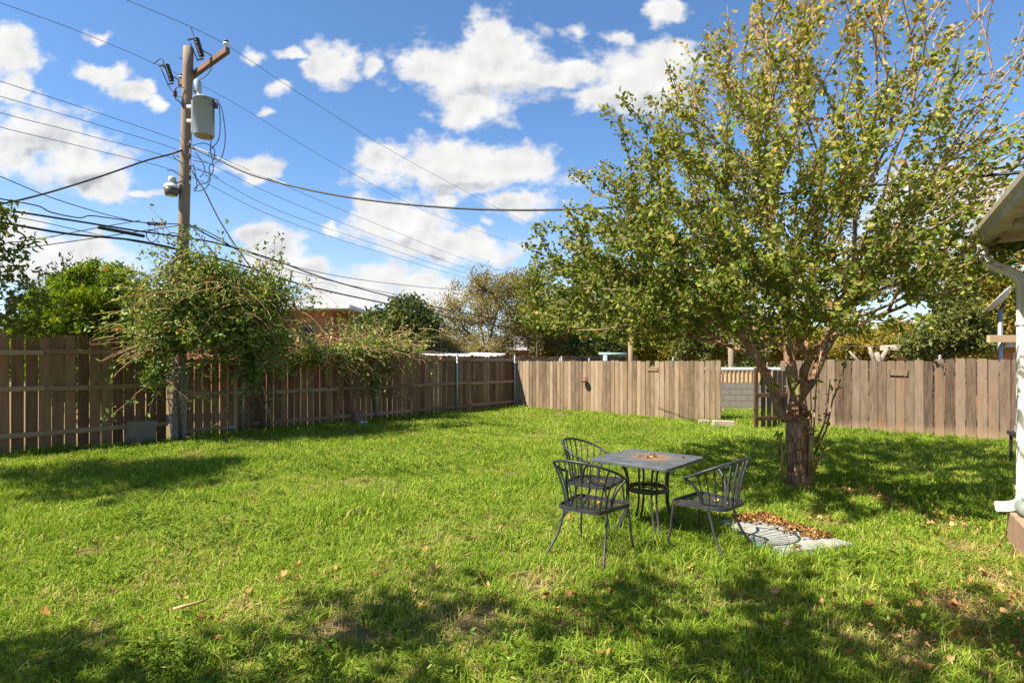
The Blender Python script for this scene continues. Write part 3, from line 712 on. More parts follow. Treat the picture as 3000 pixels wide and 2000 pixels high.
    low = np.clip((1.1 - V[:, 2]) / 0.6, 0, 1); rdl = 1 + low * (0.07 * np.sin(3 * ax + 0.8) + 0.05 * np.sin(7 * ax + 2 * V[:, 2])) ; V[:, 0] *= rdl; V[:, 1] *= rdl
    mb.v = [tuple(q) for q in V]
    # pruning scars
    for (px, py, dy, s) in ((2322, 1192, -0.20, 0.06), (2360, 1215, -0.17, 0.055), (2368, 1262, -0.16, 0.05)):
        p = np.array(P(px, py, 7.76 + dy)) - B
        ring = [(p[0] + s * math.cos(a), p[1] - 0.01 + 0.02 * math.sin(a * 2), p[2] + s * 0.9 * math.sin(a)) for a in np.linspace(0, 2 * math.pi, 12)[:-1]]
        mb.tube(ring, s * 0.42, 6, closed=True)
    mb.build('trunk', M_BARK, e)
    # leaves
    cand = np.where((rad < 0.014) & (np.arange(len(A)) >= nf))[0]
    par_c = par[cand]; dirs = A[cand] - A[par_c]; dirs /= (np.linalg.norm(dirs, axis=1, keepdims=True) + 1e-9)
    N = 68000; zc = A[cand][:, 2]; xc = A[cand][:, 0]
    wgt = np.clip(1.8 - 0.36 * (zc - 2.8) - 0.40 * np.clip(xc, 0, 4) + 0.16 * np.clip(-xc, 0, 3), 0.16, 2.2)
    wgt = np.where(cand >= nshoot, wgt * 0.45, wgt); k = r.choice(len(cand), N, p=wgt / wgt.sum())
    u = r.random((N, 1)); pos = A[par_c[k]] * u + A[cand[k]] * (1 - u) + r.normal(0, 0.04, (N, 3))
    d = dirs[k] * 0.5 + r.normal(0, 0.75, (N, 3)) + np.array([0.25, 0, -0.10])
    cl = r.normal(0, 0.10, len(cand))[k]
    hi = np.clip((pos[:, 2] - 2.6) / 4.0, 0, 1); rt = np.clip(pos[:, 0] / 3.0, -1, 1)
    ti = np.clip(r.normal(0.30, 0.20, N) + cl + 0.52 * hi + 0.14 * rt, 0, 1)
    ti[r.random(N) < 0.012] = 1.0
    sz = r.uniform(0.04, 0.085, N); wd = sz * r.uniform(0.5, 0.68, N)
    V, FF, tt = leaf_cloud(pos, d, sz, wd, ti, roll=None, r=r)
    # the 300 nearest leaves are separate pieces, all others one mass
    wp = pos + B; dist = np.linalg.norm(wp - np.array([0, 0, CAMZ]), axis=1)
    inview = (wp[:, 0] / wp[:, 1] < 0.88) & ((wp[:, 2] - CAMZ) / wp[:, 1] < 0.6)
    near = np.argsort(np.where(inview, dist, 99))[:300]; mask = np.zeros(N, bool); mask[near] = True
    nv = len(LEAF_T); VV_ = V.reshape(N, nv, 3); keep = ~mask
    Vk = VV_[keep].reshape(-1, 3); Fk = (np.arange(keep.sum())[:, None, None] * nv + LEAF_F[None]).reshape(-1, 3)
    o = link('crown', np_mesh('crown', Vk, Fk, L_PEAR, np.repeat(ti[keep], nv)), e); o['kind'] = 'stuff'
    lms = [np_mesh('leaf', LEAF_T * np.array([0.6, 1, 1]), LEAF_F, L_PEAR, np.full(nv, q)) for q in (0.2, 0.35, 0.5, 0.62, 0.78)]
    for i in near:
        y = Vector(d[i]).normalized(); x = y.orthogonal().normalized(); x.rotate(Matrix.Rotation(r.uniform(0, 6.28), 3, y)); z = x.cross(y)
        o = link('leaf', lms[int(min(4, ti[i] * 5))], e); s = sz[i] * 1.1
        o.matrix_local = Matrix(((x.x * s, y.x * s, z.x * s, pos[i][0]), (x.y * s, y.y * s, z.y * s, pos[i][1]), (x.z * s, y.z * s, z.z * s, pos[i][2]), (0, 0, 0, 1)))
    # yellow suckers at the foot with a few big leaves
    sp = [((2375, 1400), [(2380, 1330), (2385, 1240), (2390, 1150), (2396, 1080), (2412, 1000)]), ((2368, 1405), [(2372, 1330), (2378, 1230), (2375, 1150)]),
          ((2385, 1330), [(2420, 1260), (2440, 1170), (2470, 1090), (2490, 990)]), ((2390, 1300), [(2415, 1240), (2425, 1180), (2432, 1110)]),
          ((2378, 1375), [(2402, 1335), (2430, 1310)]), ((2382, 1385), [(2398, 1350), (2412, 1330)]), ((2292, 1400), [(2291, 1330), (2288, 1270)]), ((2288, 1330), [(2276, 1300), (2280, 1260)])]
    lp = []; ld = []
    for st, pts in sp:
        pl = [np.array(P(st[0], st[1], 7.66)) - B] + [np.array(P(q[0], q[1], 7.62)) - B for q in pts]
        m2 = MB().tube(pl, [0.017 - 0.012 * i / len(pl) for i in range(len(pl))], 6)
        m2.build('sucker_shoot', M_STRAW if st[1] > 1350 else M_BARK, e)
        for i in range(1, len(pl)):
            for _ in range(3 if st[1] < 1350 else 2):
                lp.append(pl[i] + (pl[i - 1] - pl[i]) * r.random() + r.normal(0, 0.02, 3)); ld.append(r.normal(0, 1, 3) + np.array([0.6, -0.3, -0.3]))
    for px, py in ((2270, 1140), (2275, 1132), (2260, 1128), (2330, 1105), (2340, 1112), (2348, 1128), (2350, 1140), (2335, 1150), (2345, 1098), (2300, 1130)):
        for _ in range(3): lp.append(np.array(P(px, py, 7.5)) - B + r.normal(0, 0.05, 3)); ld.append(r.normal(0, 1, 3))
    lp = np.array(lp); ld = np.array(ld); n_ = len(lp); s_ = r.uniform(0.07, 0.12, n_)
    V, FF, tt = leaf_cloud(lp, ld, s_, s_ * 0.6, np.clip(r.normal(0.4, 0.15, n_), 0, 1), r=r)
    link('shoot_leaves', np_mesh('shoot_leaves', V, FF, L_PEAR, tt), e)['kind'] = 'stuff'
pear_tree()

def E(px, py, Y, rx, ry, rz):
    p = P(px, py, Y); return (p.x, p.y, p.z, rx, ry, rz)
def other_trees():
    # leafy tree cut by the left edge of the picture
    simple_tree('leafy_tree', 'slender leaved tree reaching in over the fence at the left edge', (-8.35, 7.4, 0),
        [(-8.3, 7.3, 3.4, 1.5, 1.3, 1.3), (-7.5, 7.7, 2.9, 1.1, 0.9, 1.0), (-7.35, 7.6, 3.5, 0.7, 0.7, 0.5), (-8.6, 7.2, 4.8, 1.3, 1.2, 1.0), (-6.95, 7.9, 2.35, 0.6, 0.6, 0.4), (-9.6, 7.0, 4.0, 1.2, 1.2, 1.2), (-8.5, 5.7, 4.7, 1.5, 1.1, 1.0)],
        400, 15000, 0.10, L_EDGE, seed=5, spread=0.10, T=LEAF_T, F=LEAF_F, droop=0.5, wr=0.42, tip=0.005, tint=(0.55, 0.25))
    # big tree standing behind the viewer, known from its shade on the near lawn
    simple_tree('shade_tree', 'broad tree behind the viewer casting dappled shade on the near lawn', (-3.6, -2.4, 0),
        [(-4.8, 0.1, 5.4, 1.7, 1.2, 0.9), (-2.6, 1.2, 5.2, 1.2, 1.0, 0.8), (-1.4, 1.5, 5.6, 0.8, 0.7, 0.7), (-0.2, 1.3, 5.0, 0.9, 0.7, 0.6), (-3.0, -2.0, 6.6, 2.6, 1.6, 1.4), (1.0, -0.2, 6.0, 1.1, 1.0, 0.9), (-2.0, 0.2, 5.6, 1.4, 0.8, 0.7), (-6.3, 1.1, 5.3, 1.6, 0.8, 0.7), (-4.4, 1.8, 5.2, 1.0, 0.7, 0.6), (-2.7, 2.2, 5.4, 0.9, 0.5, 0.5)],
        300, 11000, 0.16, L_DARK, seed=8, spread=0.16, T=QUAD_T, F=QUAD_F, shell=0.5)
    # juniper
    simple_tree('juniper_tree', 'bright green rounded juniper behind the tall left fence', (-11.9, 16.2, 0),
        [E(300, 905, 15.8, 1.15, 1.1, 1.32), E(205, 945, 15.6, 1.15, 1.0, 1.05), E(135, 990, 15.6, 0.75, 0.8, 0.65), E(365, 930, 15.8, 0.7, 0.8, 1.1), E(280, 1070, 15.6, 1.6, 1.0, 1.1)],
        620, 56000, 0.13, L_JUN, seed=12, spread=0.085, shell=0.08, wr=0.32, tint=(0.5, 0.24), lean=(0, -0.4, 0.5), tip=0.006)
    simple_tree('conifer_tree', 'dark blue green conifer poking out behind the bright juniper', (-18.2, 23.5, 0),
        [E(120, 900, 23, 1.0, 1.0, 1.3), E(230, 830, 23, 0.9, 0.9, 1.0), E(100, 960, 23, 1.3, 1.2, 1.0)], 220, 6000, 0.2, L_CON, seed=13, spread=0.12, shell=0.3, wr=0.3, lean=(0, 0, 0.5))
    # trees beyond the fences, left to right
    simple_tree('dark_tree', 'dark leafy tree right of the orange brick house', P(1170, 1225, 24).to_tuple()[:2] + (0,),
        [E(1170, 960, 24, 1.7, 1.4, 1.0), E(1090, 960, 24, 0.9, 0.9, 0.8), E(1240, 970, 24, 0.9, 0.9, 0.8), E(1200, 915, 24, 0.7, 0.8, 0.6), E(1150, 1040, 24, 1.2, 1, 0.8)],
        260, 18000, 0.17, L_DARK, seed=14, spread=0.16, tint=(0.45, 0.25))
    simple_tree('elm_tree', 'airy olive elm with dark forking branches behind the corner', P(1428, 1160, 27).to_tuple()[:2] + (0,),
        [E(1420, 930, 27, 2.2, 1.6, 1.9), E(1315, 955, 27, 1.5, 1.2, 1.5), E(1500, 860, 27, 1.6, 1.2, 1.2), E(1420, 840, 27, 1.6, 1.1, 0.9), E(1390, 1030, 26.5, 2.2, 1.4, 0.8), E(1550, 960, 27, 1.2, 1.2, 1.6)],
        560, 30000, 0.125, L_ELM, seed=15, spread=0.17, shell=0.5, wr=0.4, tip=0.009, trunk=[[(0, 0, -0.1), (0.05, 0, 1.0), (-0.1, 0, 2.0), (-0.25, 0, 3.0), (-0.6, 0, 4.0)], [(-0.1, 0, 2.0), (0.2, 0.1, 3.0), (0.4, 0.1, 3.8)], [(0.05, 0, 1.0), (0.7, 0, 2.2), (1.2, 0.1, 3.4)], [(-0.1, 0, 2.0), (-0.8, 0, 2.9)]])
    simple_tree('bushy_shrub', 'low olive bush at the foot of the airy elm', P(1270, 1160, 25).to_tuple()[:2] + (0,),
        [E(1275, 1015, 25, 1.3, 0.9, 0.7), E(1210, 1030, 25, 0.7, 0.7, 0.5), E(1330, 1040, 25, 1.0, 0.7, 0.6)], 140, 11000, 0.12, L_ELM, seed=16, spread=0.14, cat='bush', wr=0.4)
    simple_tree('slender_tree', 'bright green slim tree half hidden by the pear tree edge', P(1570, 1170, 25).to_tuple()[:2] + (0,),
        [E(1565, 850, 25, 0.8, 0.8, 1.5), E(1600, 930, 25, 0.9, 0.9, 1.0)], 140, 4500, 0.13, L_YEL, seed=17, spread=0.15, tint=(0.25, 0.2))
    spec = [('olive_tree', 'brownish olive tree just right of the airy elm', 1650, 29, [E(1640, 960, 29, 1.6, 1.3, 1.4), E(1690, 920, 29, 1.2, 1.2, 1.3), E(1610, 1010, 29, 1.3, 1, 0.9)], L_ELM, 9000, 0.13, 0.5),
            ('dark_tree', 'dark bushy tree left of the turquoise clothesline post', 1745, 26, [E(1740, 1000, 26, 1.0, 0.9, 0.75), E(1780, 1020, 26, 0.8, 0.8, 0.6), E(1700, 1025, 26, 0.8, 0.8, 0.5)], L_DARK, 6500, 0.13, 0.4),
            ('yellow_green_tree', 'yellow green tree behind the stub of brown pole', 1930, 31, [E(1900, 1000, 31, 1.9, 1.3, 1.0), E(1990, 985, 31, 1.5, 1.2, 1.1), E(1830, 1010, 31, 1.1, 1, 0.8)], L_YEL, 9000, 0.15, 0.45),
            ('olive_tree', 'green olive tree behind the left limb of the pear tree', 2080, 28, [E(2080, 985, 28, 1.6, 1.3, 1.2), E(2170, 1000, 28, 1.5, 1.2, 1.0), E(2020, 1010, 28, 1.2, 1, 0.9)], L_DARK, 8500, 0.15, 0.75),
            ('yellow_green_tree', 'yellowing tree behind the dark fork of the pear trunk', 2330, 30, [E(2300, 1000, 30, 2.0, 1.3, 1.0), E(2400, 1005, 30, 1.5, 1.2, 1.0)], L_YEL, 8500, 0.15, 0.5),
            ('autumn_tree', 'tree turning orange and yellow above the grey brown fence', 2560, 27, [E(2560, 1010, 27, 1.6, 1.2, 0.9), E(2500, 1010, 27, 1.2, 1, 0.7), E(2625, 1000, 27, 1.1, 1, 0.9)], L_YEL, 9500, 0.14, 0.66),
            ('yellow_green_tree', 'tall yellow green tree rising behind the satellite dish', 2900, 19, [E(2890, 850, 19, 0.9, 0.9, 1.1), E(2930, 930, 19, 0.9, 0.9, 1.0), E(2850, 960, 19, 0.9, 0.8, 0.9)], L_YEL, 6500, 0.12, 0.45)]
    for i, (nm, lb, px, Y, els, mat, nl, ls, tm) in enumerate(spec):
        b = P(px, HORIZ, Y); simple_tree(nm, lb, (b.x, b.y, 0), els, 220, int(nl * 2.1), ls * 1.1, mat, seed=30 + i, spread=0.17, tint=(tm, 0.24), shell=0.4, group='trees beyond the back fence')
    simple_tree('leafy_shrub', 'glossy leaved shrub leaning over the grey brown fence', P(2730, HORIZ, 14.2).to_tuple()[:2] + (0,),
        [E(2740, 1000, 14.2, 0.75, 0.5, 0.45), E(2690, 1020, 14.2, 0.45, 0.4, 0.30), E(2810, 950, 14.2, 0.7, 0.5, 0.55), E(2860, 1000, 14.2, 0.5, 0.5, 0.4), E(2780, 880, 14.6, 0.6, 0.5, 0.5)],
        180, 10000, 0.11, L_DARK, seed=44, spread=0.11, T=LEAF_T, F=LEAF_F, cat='shrub', tint=(0.7, 0.25))
    r = np.random.default_rng(91); n = 46000; ang = r.uniform(-0.98, 1.0, n); Yd = r.uniform(44, 56, n); X = ang * Yd
    top = 3.6 + 1.1 * np.sin(X * 0.35 + 1) + 0.8 * np.sin(X * 0.9) + 0.5 * np.sin(X * 2.1); Z = top * r.random(n) ** 0.7
    sz = 0.42 * r.uniform(0.6, 1.3, n); V, FF, tt = leaf_cloud(np.stack([X, Yd, Z], -1), r.normal(0, 1, (n, 3)), sz, sz * 0.7, np.clip(r.normal(0.45, 0.2, n) + 0.15 * np.sin(X * 0.5), 0, 1), QUAD_T, QUAD_F, r=r)
    tag(link('distant_woodland', np_mesh('distant_woodland', V, FF, L_DARK, tt)), 'far line of green trees along the horizon', 'trees', kind='stuff')
    # pale bare pruned stump with two arms over the back fence
    b = P(2570, HORIZ, 20); e = empty('pruned_tree', (b.x, b.y, 0), 0, 'pale pruned tree stump with bare arms above the fence', 'tree')
    mb = MB().tube([(0, 0, -0.1), (0, 0, 1.0), (0.02, 0, 1.75), (-0.05, 0, 1.95)], [0.16, 0.13, 0.12, 0.10], 10).tube([(0, 0, 1.4), (0.22, 0, 1.85), (0.40, 0, 2.15)], [0.09, 0.08, 0.06], 8).tube([(0, 0, 1.4), (-0.2, 0, 1.9), (-0.28, 0, 2.15)], [0.09, 0.07, 0.05], 8)
    mb.tube([(-0.05, 0.1, 0.9), (-0.7, 0.1, 1.75), (-0.92, 0.1, 2.0)], [0.08, 0.06, 0.035], 8)
    mb.build('trunk', M_BARKP, e)
other_trees()

# ------------------------------------------------------------------ trumpet vines
def vine(name, label, base, els, nleaf, stems, seed, flowers, size=0.09, thick=(), bare=()):
    r = np.random.default_rng(seed); base = np.array(base, float)
    e = empty(name, base, 0, label, 'vine')
    # stems: many arching canes from the inside outwards
    src, d = ellipsoids(els, stems, r, 0.45, 0.06)
    mb = MB(); sp = []; sd = []
    for i in range(stems):
        p = src[i] - base; o = d[i] * np.array([1, 0.7, 0.6]) + np.array([r.choice([-0.55, 0.4], p=[0.55, 0.45]), -0.15, 0.12]); o /= np.linalg.norm(o)
        L = r.uniform(0.35, 1.05); m = 6; pts = []; q = p.copy(); v = o.copy()
        for j in range(m + 1):
            pts.append(q.copy()); q = q + v * L / m; v = v + np.array([0, 0, -0.05]) + r.normal(0, 0.11, 3); v /= np.linalg.norm(v)
            if j > 0: sp.append(q.copy()); sd.append(v.copy())
        mb.tube(pts, [0.0075 - 0.004 * j / m for j in range(m + 1)], 4, caps=False)
    for (px, py, Y, n_, dx) in bare:
        for _ in range(n_):
            q = np.array(P(px + r.normal(0, 50), py + r.normal(0, 32), Y + r.normal(0, 0.25))) - base; v = np.array([dx, -0.25, -0.06]) + r.normal(0, 0.32, 3); L = r.uniform(0.4, 1.25); pts = []
            for j in range(8):
                pts.append(q.copy()); q = q + v / np.linalg.norm(v) * L / 7; v = v + np.array([0, 0, -0.13]) + r.normal(0, 0.07, 3)
            mb.tube(pts, [0.0085 - 0.005 * j / 7 for j in range(8)], 4, caps=False)
    mb.build('canes', M_STRAW, e)['kind'] = 'stuff'
    if thick:
        mt = MB()
        for pts in thick: 
            pp = [np.array(q) - base for q in pts]; mt.tube(pp, [0.035 - 0.018 * j / len(pp) for j in range(len(pp))], 7)
        mt.build('stems', M_BARKG, e)
    n1 = int(nleaf * 0.72); p1, _ = ellipsoids(els, n1, r, 0.55, 0.13)
    n2 = nleaf - n1; sp = np.array(sp); k = r.integers(0, len(sp), n2)
    pos = np.vstack([p1 - base, sp[k] + r.normal(0, 0.05, (n2, 3))])
    dd = r.normal(0, 1, (nleaf, 3)) + np.array([0, -0.2, -0.35]); ti = np.clip(r.normal(0.58, 0.26, nleaf) + 0.12 * (pos[:, 2] > 2.0), 0, 1); sz = size * r.uniform(0.6, 1.3, nleaf)
    V, FF, tt = leaf_cloud(pos, dd, sz, sz * 0.5, ti, r=r)
    link('foliage', np_mesh('foliage', V, FF, L_VINE, tt), e)['kind'] = 'stuff'
    fm = MB()
    fm.lathe([(0.004, 0), (0.010, 0.03), (0.017, 0.055), (0.034, 0.07), (0.028, 0.072), (0.012, 0.06)], (0, 0, 0), 8)
    fmesh = fm.mesh('flower', M_FLOWER)
    for (px, py, Y) in flowers:
        c = np.array(P(px, py, Y)) - base
        for _ in range(1): link('flower', fmesh, e, c + r.normal(0, 0.045, 3), (r.uniform(-1.4, 1.4), r.uniform(-1.4, 1.4), 0), (1, 1, 1.1))
    return e
VB = FL(3.4)
vine('trumpet_vine', 'huge tangled trumpet vine heaped over the gate and pole', VB,
    [E(535, 900, 11.5, 0.85, 0.7, 0.60), E(620, 850, 11.9, 1.0, 0.8, 0.62), E(740, 890, 12.4, 0.85, 0.75, 0.80), E(800, 885, 12.9, 0.36, 0.5, 0.58), E(470, 985, 11.2, 0.5, 0.5, 0.42), E(560, 960, 11.5, 0.8, 0.6, 0.55),
     E(455, 1095, 11.1, 0.30, 0.25, 0.42), E(740, 1040, 12.5, 0.28, 0.3, 0.75), E(745, 1080, 12.5, 0.24, 0.25, 0.6), E(730, 1010, 12.4, 0.32, 0.3, 0.45), E(550, 790, 11.8, 0.38, 0.35, 0.45), E(810, 1000, 12.9, 0.4, 0.5, 0.45), E(690, 980, 12.2, 0.6, 0.5, 0.5), E(600, 800, 11.9, 0.6, 0.5, 0.35)],
    27000, 560, 51, [(600, 820, 11.2), (400, 870, 10.7), (385, 905, 10.7), (350, 975, 10.7), (495, 1118, 10.9), (700, 975, 11.6), (870, 870, 12.4), (480, 1200, 10.9), (305, 800, 10.7), (660, 830, 11.3), (760, 845, 11.8)],
    bare=[(460, 985, 11.0, 15, -1.0), (480, 890, 11.0, 7, -1.0), (800, 900, 12.4, 12, 0.9), (580, 850, 11.2, 26, -0.8), (690, 870, 11.7, 26, 0.7)], thick=[[FL(4.3, 0.15), FL(4.25, 0.2, 0.6), FL(4.35, 0.15, 1.2), FL(4.2, 0.1, 1.9), FL(4.0, 0.1, 2.5)], [FL(4.5, 0.1), FL(4.55, 0.2, 0.7), FL(4.45, 0.1, 1.4), FL(4.5, 0.1, 2.2)], [FL(2.75, 0.3), FL(2.7, 0.3, 0.9), FL(2.75, 0.25, 1.6), FL(3.0, 0.2, 2.3)],
           [FL(4.7, 0.18), FL(4.62, 0.22, 0.5), FL(4.75, 0.15, 1.0), FL(4.6, 0.1, 1.7)], [FL(3.0, 0.3, 2.2), FL(3.5, 0.25, 2.5), FL(4.2, 0.2, 2.4), FL(4.9, 0.2, 2.2)]])
vine('trumpet_vine', 'smaller straggling trumpet vine on top of the long shaded fence', FL(6.6),
    [E(930, 1028, 14.1, 0.60, 0.45, 0.16), E(1015, 1026, 14.8, 0.8, 0.5, 0.2), E(1110, 1015, 15.4, 0.75, 0.5, 0.27), E(1190, 1030, 16.0, 0.5, 0.4, 0.16), E(900, 1050, 13.9, 0.45, 0.3, 0.2), E(1100, 1110, 15.5, 0.14, 0.15, 0.5)],
    7000, 330, 52, [(1080, 980, 15), (1130, 998, 15), (1210, 1045, 15.6), (985, 985, 14.4), (1290, 1048, 15.9), (905, 1055, 13.6)], bare=[(1020, 1020, 14.6, 18, 0.8), (1150, 1020, 15.5, 22, 1.0), (960, 1015, 14.0, 14, -0.7)])

# ------------------------------------------------------------------ utility pole
PB = Vector((-6.97, 11.88, 0)); PT = P(552, 140, 11.9)
def pole_at(z): 
    u = z / PT.z; return PB + (Vector((PT.x, PT.y, 0)) - PB) * u + Vector((0, 0, z))
def utility_pole():
    e = empty('utility_pole', PB, 0, 'weathered wooden utility pole with crossarm and small insulators', 'utility pole')
    pts = [pole_at(z) - PB for z in np.linspace(-0.3, PT.z, 22)]
    mb = MB().tube(pts, [0.125 - 0.028 * i / 21 for i in range(22)], 18); mb.v = [tuple(Vector(v) + Vector((random.uniform(-.003, .003), random.uniform(-.003, .003), 0))) for v in mb.v]
    mb.build('shaft', W_POLE, e)
    a = Vector((-7.41, 12.43, 7.75)); b = Vector((-5.66, 11.03, 7.75)); L = (b - a).length; ang = math.atan2(b.y - a.y, b.x - a.x)
    arm = bevel(MB().box(0, L, -0.045, 0.045, -0.057, 0.057).build('crossarm', W_ARM, e, loc=a + Vector((0.095, 0.11, 0)) - PB, rot=(0, 0, ang)), 0.006, 1)
    def onarm(x, dz=0): return a + Vector((0.095, 0.11, 0)) + (b - a).normalized() * x + Vector((0, 0, 0.057 + dz)) - PB
    for x in (0.06, L - 0.06):
        MB().lathe([(0.015, 0), (0.015, 0.05), (0.05, 0.055), (0.062, 0.075), (0.055, 0.10), (0.03, 0.115)], (0, 0, 0), 12).build('insulator', M_PORCW, e, loc=onarm(x))
        MB().lathe([(0.03, 0), (0.045, 0.012), (0.045, 0.03), (0.02, 0.045)], (0, 0, 0.113), 12).build('insulator_cap', M_PORCB, e, loc=onarm(x))
    for x, sgn in ((0.0, -1), (1.62, -1)):      # fuse cutouts
        q = onarm(x, 0.02); c = q + Vector((-0.16 if x < 0.5 else -0.22, -0.12, 0.10))
        rot = (R(8), R(-14), 0)
        prof = []
        for i in range(9): prof += [(0.04, i * 0.04), (0.058, i * 0.04 + 0.010), (0.058, i * 0.04 + 0.024), (0.04, i * 0.04 + 0.034)]
        cut = MB().lathe(prof, (0, 0, -0.16), 12).build('fuse_cutout', M_PORCB, e, loc=c, rot=rot)
        MB().box(-0.17, 0.02, -0.012, 0.012, 0.19, 0.215).tube([(-0.16, 0, 0.19), (-0.14, 0.0, 0.1), (-0.10, 0, -0.2)], 0.011, 6).box(-0.12, 0.02, -0.012, 0.012, -0.215, -0.19).build('fuse_tube', M_STEEL, cut)
        MB().box(-0.012, 0.012, -0.012, 0.012, 0, 0.26).build('cutout_bracket', M_GALV, e, loc=c, rot=((q - c).to_track_quat('Z', 'Y')).to_euler())
    for z, dx in ((6.0, 0.0),):
        pass
    for k, (px, py) in enumerate(((573, 262), (513, 275))):   # arresters
        c = P(px, py, 11.75) - PB; prof = []
        for i in range(5): prof += [(0.028, i * 0.022), (0.042, i * 0.022 + 0.008), (0.042, i * 0.022 + 0.014), (0.028, i * 0.022 + 0.02)]
        ar = MB().lathe(prof, (0, 0, -0.06), 10).build('arrester', M_PORC, e, loc=c)
        MB().lathe([(0.026, 0.05), (0.03, 0.08), (0.012, 0.10)], (0, 0, 0), 10).build('arrester_cap', M_GALV, ar)
        MB().tube([(0, 0, -0.06), (0.02, 0, -0.12), (0.10 if k else 0.06, 0.0, -0.17), (0.16 if k else 0.10, 0.02, -0.25)], 0.012, 6).build('arrester_bracket', M_STEEL, ar)
    for (px, py) in ((554, 425), (554, 456), (557, 490), (556, 520)):   # spool insulators on a rack
        c = P(px, py, 11.76) - PB
        MB().lathe([(0.024, 0), (0.034, 0.012), (0.02, 0.03), (0.02, 0.045), (0.034, 0.062), (0.024, 0.075)], (0, 0, -0.037), 12).build('spool_insulator', M_PORC, e, loc=c)
    c = P(557, 475, 11.79) - PB; MB().box(-0.012, 0.012, -0.006, 0.006, -0.45, 0.45).build('insulator_rack', M_GALV, e, loc=c)
    for z in (7.95, 7.55, 5.9, 5.2): 
        p = pole_at(z) - PB; MB().tube([p + Vector((-0.20, -0.05, 0.06)), p + Vector((-0.1, -0.04, 0.0))], 0.009, 5).build('step_bolt', M_STEEL, e)
    for z in (3.93, 3.62, 3.45):
        ring = [pole_at(z) - PB + Vector((0.128 * math.cos(t), 0.128 * math.sin(t), 0)) for t in np.linspace(0, 2 * math.pi, 16)[:-1]]
        MB().tube(ring, 0.014, 6, closed=True).build('cable_band', M_STEEL, e)
    # transformer
    c = P(598, 345, 11.62); t = empty('pole_transformer', c, 0, 'grey cylindrical transformer hung on the utility pole', 'transformer')
    H = 0.76; rr = 0.195
    MB().lathe([(rr - 0.012, -H / 2), (rr, -H / 2 + 0.015), (rr, H / 2 - 0.03), (rr + 0.012, H / 2 - 0.03), (rr + 0.012, H / 2), (rr - 0.02, H / 2 + 0.02), (0.02, H / 2 + 0.05)], k=32).build('tank', M_TRANS, t)
    MB().lathe([(0.01, 0), (rr - 0.02, 0), (rr - 0.02, 0.02), (0.01, 0.02)], (0, 0, -H / 2 - 0.012), 32).build('tank_bottom', M_TRANSB, t)
    bu = MB().lathe([(0.04, 0), (0.05, 0.03), (0.035, 0.05), (0.052, 0.08), (0.035, 0.1), (0.05, 0.12), (0.062, 0.15), (0.068, 0.33), (0.05, 0.36), (0.015, 0.38)], k=14).build('bushing', M_TRANS, t, loc=(-0.08, -0.02, H / 2 + 0.02), rot=(0, R(-8), 0))
    for z in (0.22, -0.07): MB().box(-0.34, -rr + 0.02, -0.04, 0.04, z - 0.03, z + 0.03).build('hanger_bracket', M_WHITE, t)
    MB().box(-0.24, -0.205, -0.05, 0.05, -0.32, 0.34).build('back_plate', M_TRANS, t)
    lug = MB().box(0, 0.08, -0.04, 0.04, -0.05, 0.05).build('terminal_box', M_STEEL, t, loc=(rr - 0.01, 0.0, 0.25))
    for i in range(3): MB().box(-0.02, 0.02, -0.012, 0.012, -0.03, 0.03).build('lid_clamp', M_STEEL, t, loc=(rr * math.cos(-1.9 + i * 0.9), rr * math.sin(-1.9 + i * 0.9), H / 2 - 0.03))
    # street lamp
    c = P(502, 552, 11.7); l = empty('pole_lamp', c, 0, 'grey security lamp on a short arm left of the pole', 'lamp')
    MB().lathe([(0.05, 0.1), (0.075, 0.12), (0.075, 0.21), (0.06, 0.235), (0.01, 0.24)], k=16).build('photocell_housing', M_DISH, l, loc=(0.02, 0, 0))
    MB().lathe([(0.145, 0.0), (0.15, 0.02), (0.12, 0.07), (0.06, 0.105), (0.02, 0.11)], k=22).build('lamp_cap', M_WHITE, l)
    MB().lathe([(0.105, -0.15), (0.125, -0.10), (0.148, -0.005), (0.138, -0.002), (0.11, -0.10), (0.09, -0.14)], k=22).build('refractor', M_LAMPGL, l)
    MB().lathe([(0.02, -0.155), (0.09, -0.15), (0.09, -0.14), (0.02, -0.145)], k=22).build('lamp_glass', M_WHITE, l)
    pe = pole_at(c.z + 0.15) - c
    MB().tube([(0.03, 0, 0.08), (0.12, 0.0, 0.12), (0.2, 0.02, 0.16), (pe.x, pe.y, 0.16)], 0.022, 8).build('lamp_arm', M_GALV, l)
    # chain link mesh loosely wrapped round the foot of the pole
    m = empty('chain_link_wrap', PB, 0, 'rusty chain link mesh wrapped round the foot of the pole', 'wire mesh')
    mb = MB(); NA = 14; rows = 18
    def cyl(i, j):
        z = 0.05 + 1.42 * j / rows; u = z / 1.47; rad = 0.135 + 0.085 * u ** 1.3; a = 2 * math.pi * i / NA
        c = pole_at(z) - PB; return (c.x - 0.045 * u + rad * math.cos(a), c.y - 0.03 * u + rad * math.sin(a) * 0.9, z)
    for i in range(NA):
        for s in (1, -1):
            pts = [cyl(i + 0.5 * s * (j % 2) * 1.0 if False else i + s * j * 0.5, j) for j in range(rows + 1)]
            mb.tube(pts, 0.0055, 4, caps=False)
    mb.build('mesh_net', plain('zinc_mesh_wire', (0.55, 0.55, 0.53), 0.5, 0.0, 0.4, 18, 0.1, rust=(0.25, 0.13, 0.07), rust_amt=0.6), m)
    for z in (1.0, 0.55):
        j = (z - 0.05) / 1.42 * rows; MB().tube([cyl(i, j) for i in range(NA)], 0.009, 5, closed=True).build('tie_wire', M_COPPER, m)
utility_pole()

